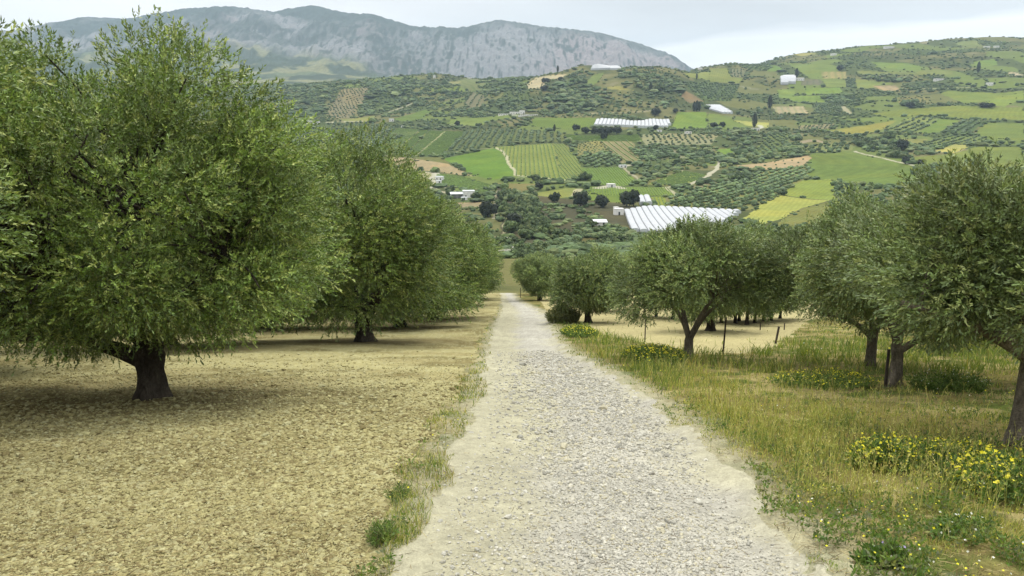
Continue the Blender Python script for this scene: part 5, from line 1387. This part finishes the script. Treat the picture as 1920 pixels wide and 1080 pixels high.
# keep clear of buildings, greenhouses, tracks
bad = in_any(TR[:, 0], TR[:, 1], GHP)
for P in GHP[:3]:
    c = P.mean(0); bad |= inpoly(TR[:, 0], TR[:, 1], c + (P - c) * 1.04)
for hx, hy, hs in HOUSES:
    bad |= (np.abs(TR[:, 0] - hx) < hs * .5 + TR[:, 2] * .8) & (TR[:, 1] < hy + hs) & (TR[:, 1] > hy - max(hs, hy * .012))
for (z, pts, hw, col) in TRACKS:
    L = far_poly(z, pts, sub=3, closed=False)
    for a, b in zip(L[:-1], L[1:]):
        ab = b - a; l2 = (ab ** 2).sum() + 1e-9
        t = np.clip(((TR[:, 0] - a[0]) * ab[0] + (TR[:, 1] - a[1]) * ab[1]) / l2, 0, 1)
        bad |= np.hypot(TR[:, 0] - a[0] - t * ab[0], TR[:, 1] - a[1] - t * ab[1]) < hw + 0.5 * TR[:, 2]
TR = TR[~bad]
TZ = H(TR[:, 0], TR[:, 1])
PX, PY = proj(TR[:, 0], TR[:, 1], TZ)
VIS = np.array([(520,140),(545,235),(640,265),(700,310),(760,365),(900,415),(935,480),(1000,492),(1060,462),(1150,470),(1250,425),(1430,425),(1480,490),(1530,430),(1640,350),(1760,300),(1860,240),(1925,230),(1925,60),(520,60)], float)
vis = inpoly(PX, PY, VIS)
LOWP = np.array([C(84, 104, 58), C(100, 118, 64), C(72, 90, 50), C(112, 124, 74), C(92, 112, 70)]) * 1.05
OLVP = np.array([C(98, 120, 72), C(110, 130, 78), C(90, 110, 70), C(104, 122, 82)]) * 1.12
def low_tree(name, seed, nq, q, pal, trunk=True, tall=1.5):
    "unit-radius tree: crown of leafy clumps, height about tall"
    r = np.random.default_rng(seed); root = empty(name)
    cl = unit(r.normal(size=(16, 3))) * np.array([.62, .62, tall * .26]) + np.array([0, 0, tall * .62]); rr = r.uniform(.32, .5, 16)
    ci = r.integers(0, 16, nq); d = unit(r.normal(size=(nq, 3))); P = cl[ci] + d * (rr[ci] * r.uniform(.75, 1.05, nq))[:, None]
    nrm = unit(d + r.normal(0, .55, (nq, 3))); A = unit(np.cross(nrm, r.normal(size=(nq, 3)))); Bv = np.cross(nrm, A); s = (q * r.uniform(.6, 1.3, nq))[:, None]
    V = np.stack([P - A * s, P - Bv * s * .7, P + A * s, P + Bv * s * .7], 1).reshape(-1, 3)
    c = pal[r.integers(0, len(pal), 16)][ci] * r.uniform(.8, 1.22, (nq, 1))
    core = lumpV = ICO2_V * 1.0
    Vc = (cl[:, None] + ICO_V[None] * (rr[:, None, None] * .8)).reshape(-1, 3); Fc = (ICO_F[None] + (np.arange(16) * 12)[:, None, None]).reshape(-1, 3)
    Fc = np.concatenate([Fc, Fc[:, 2:3]], 1)
    # triangles kept as thin quads would be degenerate: build crown leaves and core separately then join
    me_v = np.concatenate([V, Vc]); F1 = [tuple(f) for f in np.arange(len(V)).reshape(-1, 4)]; F2 = [tuple(int(i) + len(V) for i in f[:3]) for f in Fc]
    me = bpy.data.meshes.new('crown'); me.from_pydata(me_v.tolist(), [], F1 + F2); me.update()
    at = me.attributes.new('Col', 'FLOAT_COLOR', 'FACE'); c4 = np.ones((len(F1) + len(F2), 4), np.float32)
    c4[:len(F1), :3] = c; c4[len(F1):, :3] = np.repeat(pal[r.integers(0, len(pal), 16)] * .9, 20, 0); at.data.foreach_set('color', c4.ravel())
    me.materials.append(FARLEAF); o = bpy.data.objects.new('crown', me); scene.collection.objects.link(o); o.parent = root
    V, F = tube([(0, 0, -.3), (0.02, 0, tall * .25), (-.02, 0.03, tall * .55)], [.13, .09, .06], 6); mesh_np('trunk', V, F, None, mat=bark_m, parent=root)
    return root
protoO = [low_tree('olive_tree', 901 + i, 420, .11, OLVP) for i in range(3)]
protoS = [low_tree('shrub', 911 + i, 420, .12, LOWP, tall=1.35) for i in range(3)]
used_ = set()
def place(src_list, X, Y, R, Hh, tallref, label, cat, group):
    p = src_list[rg.integers(0, len(src_list))]
    if id(p) in used_: o = copy_tree(p)
    else: o = p; used_.add(id(p))
    o.location = (X, Y, float(H(X, Y)) - 0.1 * R); o.rotation_euler = (0, 0, rg.uniform(0, 6.28)); k = Hh / tallref
    o.scale = (R, R, k); tag(o, label, cat, group); return o
ORTXT = {}
def orch_text(si):
    P, d, sp, rad, z, pts = ORCH[si]; q = np.array(Zp(z, pts)).mean(0); key = (z, pts[0])
    T = {(5, (680,482)): 'dark olive tree in the large regular orchard right of the largest greenhouse',
         (5, (1200,700)): 'olive tree in the sparse orchard below the bright yellow-green mound',
         (5, (20,192)): 'blue-green olive tree in the small dense plot beside the striped vineyard',
         (5, (0,80)): 'small olive tree in the thin brownish plot above the blue-green one',
         (5, (1200,240)): 'tiny young tree dotted on the long bare brown strip',
         (3, (820,790)): 'olive tree in the spaced rows of the tilted orchard, middle of the right slope',
         (3, (1296,792)): 'dark olive tree in the dense tilted square orchard on the right slope',
         (3, (0,800)): 'olive tree in the rows just above the long bare brown strip',
         (3, (270,885)): 'large spaced olive tree between the brown strip and the right slope wood',
         (3, (1180,870)): 'small olive tree around the pale yellow plot on the right slope',
         (1, (1440,812)): 'olive tree in the wide dense orchard above the vivid green field',
         (1, (560,600)): 'olive tree in the orchard left of the pale striped vineyards',
         (2, (880,800)): 'dark olive tree in the dense plot below the dotted sandy orchard',
         (2, (960,690)): 'dark round tree dotted in the sandy orchard below the long wavy greenhouse'}
    if key in T: return T[key]
    return 'olive tree in an orchard plot around the %s of the valley' % ('left side' if q[0] < 900 else 'middle' if q[0] < 1400 else 'right side')
sc_txt = {0: 'dark tall tree in the wooded gully beyond the end of the track', 1: 'tree in the lower wooded gully beyond the track', 2: 'low bush on the brown scrub left of the largest greenhouse',
          3: 'dark bush in the scrub above the round right-hand olive', 4: 'bush in the scrub below the largest greenhouse', 5: 'bush on the rocky bank beyond the track end', 6: 'bush by the narrow winding track above the gully',
          7: 'bush in the hedge below the striped vineyard', 8: 'round dark tree in the clump at the striped vineyard foot', 9: 'bush beside the narrow track left of the gully', 10: 'tree in the dark clump inside the large regular orchard'}
# single trees the eye can pick out: zoom, pixel of the foot, crown radius m, height m, label
NAMED = [(4,(1440,520),4.2,7,'lone dark round tree left of the pale track end above the scrub'), (4,(1635,552),6.0,10,'very dark purple-brown round tree, largest lone one above the scrub'),
 (4,(1790,556),5.2,8,'dark green round tree between the lone purple-brown tree and the twin dark trees'), (5,(380,548),4.8,9.5,'left one of the very dark pointed trees beside the small striped greenhouse'),
 (5,(432,548),4.6,10.5,'right one of the very dark pointed trees beside the small striped greenhouse'), (4,(940,628),6.2,9,'black-looking broad tree by the narrow winding track, left of the gully'),
 (4,(1140,700),4.6,7,'very dark tree at the lower edge of the wooded gully'), (4,(1320,425),3.8,5.5,'dark bush under the plowed plot right of the gully'),
 (2,(690,725),5,8,'lone dark tree under the left part of the long wavy greenhouse'), (2,(480,660),6,8,'leftmost of the big dark trees along the foot of the long wavy greenhouse'),
 (2,(550,680),6.5,8,'second from left of the big dark trees below the long wavy greenhouse'), (2,(620,682),6,7,'third from left of the big dark trees below the long wavy greenhouse'),
 (2,(665,682),6,8,'fourth from left of the big dark trees below the long wavy greenhouse'), (2,(718,685),7,9,'fifth from left of the big dark trees below the long wavy greenhouse'), (2,(785,685),7,9,'rightmost of the big dark trees below the long wavy greenhouse'),
 (2,(1075,545),9,11,'broad dark tree above the right end of the long wavy greenhouse'), (2,(1225,525),5,7,'dark tree at the left corner of the bright green field under the knoll'),
 (2,(1078,652),4.5,6,'round tree against the foot of the long wavy greenhouse'), (2,(1515,640),7,8,'left one of the pair of dark trees below the bright green field'), (2,(1578,636),5,8,'right one of the pair of dark trees below the bright green field'),
 (3,(540,330),8,11,'round dark tree at the right corner of the upper green field, right hill'), (3,(1065,612),8,10,'broad dark tree at the end of the right slope hedge'), (3,(1005,930),7,12,'tallest dark tree of the wood on the right slope'),
 (3,(1030,1030),4.5,7,'dark round tree beside the curved pale road on the right slope'), (3,(1150,1040),4.2,5.5,'dark bush at the lower end of the curved pale road'), (3,(1640,605),13,8,'wide dark clump tree in the yellow-green field at the right'),
 (1,(1510,625),5,8,'lone dark tree between the green plots left of the long farmstead'), (2,(250,300),9,9,'dark round tree on the sandy hilltop plot'), (2,(240,360),9,9,'dark round tree under the sandy hilltop plot'), (2,(365,285),6,7,'dark tree at the right end of the sandy hilltop plot'),
 (5,(940,395),0,0,'')]
dk = np.array([C(52, 62, 40), C(60, 72, 46), C(44, 52, 38)])
protoD = [low_tree('broadleaf_tree', 921 + i, 520, .11, dk, tall=1.5) for i in range(3)]
for (z, px, R, Hh, lab) in NAMED:
    if R <= 0: continue
    X, Y = far_poly(z, [px], sub=1, closed=False)[0]; place(protoD, X, Y, R, Hh, 1.5, lab, 'tree', 'single dark trees of the valley')
# cypresses
def cypress(seed):
    r = np.random.default_rng(seed); root = empty('cypress'); n = 500; t = r.random(n) ** .8; a = r.uniform(0, 2 * pi, n)
    rad = .16 * np.sin(np.clip(t * .92 + .08, 0, 1) * pi) ** .7 * r.uniform(.7, 1.1, n) + .01; P = np.stack([rad * np.cos(a), rad * np.sin(a), .06 + t * .94], 1)
    A = unit(np.stack([-np.sin(a), np.cos(a), 0 * a], 1) + r.normal(0, .3, (n, 3))); U = unit(np.array([0, 0, 1.]) + r.normal(0, .25, (n, 3))); s = .03
    V = np.stack([P - A * s, P + U * s * 2.4, P + A * s, P - U * s], 1).reshape(-1, 3)
    mesh_np('crown', V, np.arange(len(V)).reshape(-1, 4), dk[r.integers(0, 3, n)] * 1.1, 'FACE', FARLEAF, parent=root)
    V, F = tube([(0, 0, -.05), (0, 0, .1), (0, 0, .8)], [.03, .025, .05], 6); mesh_np('trunk', V, F, None, mat=bark_m, parent=root); return root
cy0 = cypress(5)
CYP = [(2,(1365,515),15,'leftmost of the dark cypresses beside the slanting greenhouse'), (2,(1385,517),17,'middle one of the dark cypresses beside the slanting greenhouse'), (2,(1404,515),14,'right one of the dark cypresses beside the slanting greenhouse'),
 (2,(1817,635),19,'tall cypress beside the white house under the right slope'), (2,(318,668),9,'small cypress in the orchard left of the long wavy greenhouse'), (2,(343,222),13,'cypress on the skyline at the left of the knoll'),
 (2,(1040,372),16,'cypress among trees on the face of the wooded knoll'), (3,(1576,345),21,'lone cypress on the upper right slope'), (3,(12,620),22,'cypress left of the sandy striped plot on the right slope'), (3,(213,388),20,'cypress between the bright greenhouse and the pale building behind it'),
 (2,(1385,275),11,'small cypress in the green field on the saddle')]
for i, (z, px, hh, lab) in enumerate(CYP):
    X, Y = far_poly(z, [px], sub=1, closed=False)[0]; o = cy0 if i == 0 else copy_tree(cy0)
    o.location = (X, Y, float(H(X, Y))); o.scale = (hh * 1.1, hh * 1.1, hh); o.rotation_euler = (0, 0, i); tag(o, lab, 'cypress', 'cypresses of the valley')
# individuals
size = TR[:, 2] / TR[:, 1]
ind = np.zeros(len(TR), bool)
for kind, nmax in ((0, 215), (1, 285)):
    c = np.where(vis & (TR[:, 4] == kind))[0]; c = c[np.argsort(-size[c])][:nmax]; ind[c] = True
    for i in c:
        X, Y, R, Hh, _, s = TR[i]; s = int(s)
        if kind == 0: place(protoO, X, Y, R, Hh, 1.5, orch_text(s), 'tree', 'orchard: ' + orch_text(s))
        else:
            tx = sc_txt.get(s - 100) if s < 200 else None
            if tx is None: tx = 'bush in a hedge between field plots' if s == 200 else 'shrub on unfarmed ground between plots'
            place(protoS, X, Y, R, Hh, 1.35, tx, 'bush' if 'bush' in tx or 'shrub' in tx else 'tree', 'scrub: ' + tx)
def far_mass(name, m, pal, fine):
    T = TR[m]; 
    if len(T) == 0: return
    sj = 1.0 if 'scrub' in name else 0.25
    P = np.stack([T[:, 0], T[:, 1], TZ[m] + T[:, 3] * .48], 1); S = np.stack([T[:, 2] * rg.lognormal(.12 * sj, .35 * sj, len(T)), T[:, 2] * rg.lognormal(.05 * sj, .3 * sj, len(T)), T[:, 3] * .56 * rg.lognormal(0, .2, len(T))], 1)
    o = lumps(name, P, S, pal[rg.integers(0, len(pal), len(T))] * rg.uniform(.8, 1.2, (len(T), 1)), FARLEAF, 8, 0.24 if fine else .3, ICO2_V if fine else ICO_V, ICO2_F if fine else ICO_F, 0.28)
    tag(o, kind='stuff')
near_ = TR[:, 1] < 900
far_mass('distant_olive_trees', (TR[:, 4] == 0) & ~ind & near_, OLVP, True)
far_mass('distant_hill_olive_trees', (TR[:, 4] == 0) & ~ind & ~near_, OLVP, False)
far_mass('distant_scrub', (TR[:, 4] == 1) & ~ind & near_, LOWP, True)
far_mass('distant_hill_scrub', (TR[:, 4] == 1) & ~ind & ~near_, LOWP, False)
# vine rows
a_ = Acc()
for P, d2, q, ex in VROWS:
    if P[:, 1].mean() > 1100: continue
    o = P.mean(0); L = P - o; s = L @ d2; b = L @ q
    for bb in np.arange(b.min(), b.max(), ex):
        t = np.arange(s.min(), s.max(), 3.0); X0 = o[0] + t * d2[0] + bb * q[0]; Y0 = o[1] + t * d2[1] + bb * q[1]
        m = inpoly(X0, Y0, P) & inpoly(X0 + 3 * d2[0], Y0 + 3 * d2[1], P) & (rg.random(len(t)) > .06)
        if not m.any(): continue
        X0, Y0 = X0[m], Y0[m]; X1, Y1 = X0 + 3 * d2[0], Y0 + 3 * d2[1]; w = min(.55, ex * .14); hh = rg.uniform(.7, 1.15, len(X0)) * min(1, ex / 4.5)
        pt = lambda X, Y, o_, h: np.stack([X + q[0] * o_, Y + q[1] * o_, H(X, Y) + h], 1)
        V = np.stack([pt(X0, Y0, -w, -.1), pt(X1, Y1, -w, -.1), pt(X1, Y1, -w * .6, hh), pt(X0, Y0, -w * .6, hh), pt(X0, Y0, w * .6, hh), pt(X1, Y1, w * .6, hh), pt(X1, Y1, w, -.1), pt(X0, Y0, w, -.1)], 1).reshape(-1, 3)
        F = (np.array([[0, 1, 2, 3], [3, 2, 5, 4], [4, 5, 6, 7], [0, 3, 4, 7], [1, 6, 5, 2]])[None] + (np.arange(len(X0)) * 8)[:, None, None]).reshape(-1, 4)
        c = np.repeat((C(112, 136, 62) * 1.25)[None] * rg.uniform(.8, 1.2, (len(X0), 1)), 5, 0); a_.add(V, F, c)
V, F, c = a_.get(); tag(mesh_np('vine_rows', V, F, c, 'FACE', FARLEAF), kind='stuff')
# pale rock by the end of the track, and small outcrops
rock_m = surf_mat('pale_rock', base=(0.26, 0.25, 0.20), noise=[(0.8, 5, 0.75, 1.2, (1, 1, 1))], bump=[(1.5, .8, .3, 'n')], rough=.95)
for i, (px, R, lab) in enumerate([((1080, 925), 3.0, 'large pale boulder on the bank just above the end of the track'), ((1150, 880), 1.8, 'small pale rock right of the large boulder above the track end'), ((1060, 815), 2.4, 'flat pale rock on the bank above the large boulder')]):
    X, Y = far_poly(4, [px], sub=1, closed=False)[0]; r_ = np.random.default_rng(i + 3)
    V = ICO2_V * (1 + .22 * r_.uniform(-1, 1, (len(ICO2_V), 1))) * np.array([R * 1.3, R, R * .62]); o = mesh_np('boulder', V, ICO2_F, None, mat=rock_m)
    o.location = (X, Y, float(H(X, Y)) + R * .2); tag(o, lab, 'boulder')
print('trees', len(TR), 'ind', ind.sum())
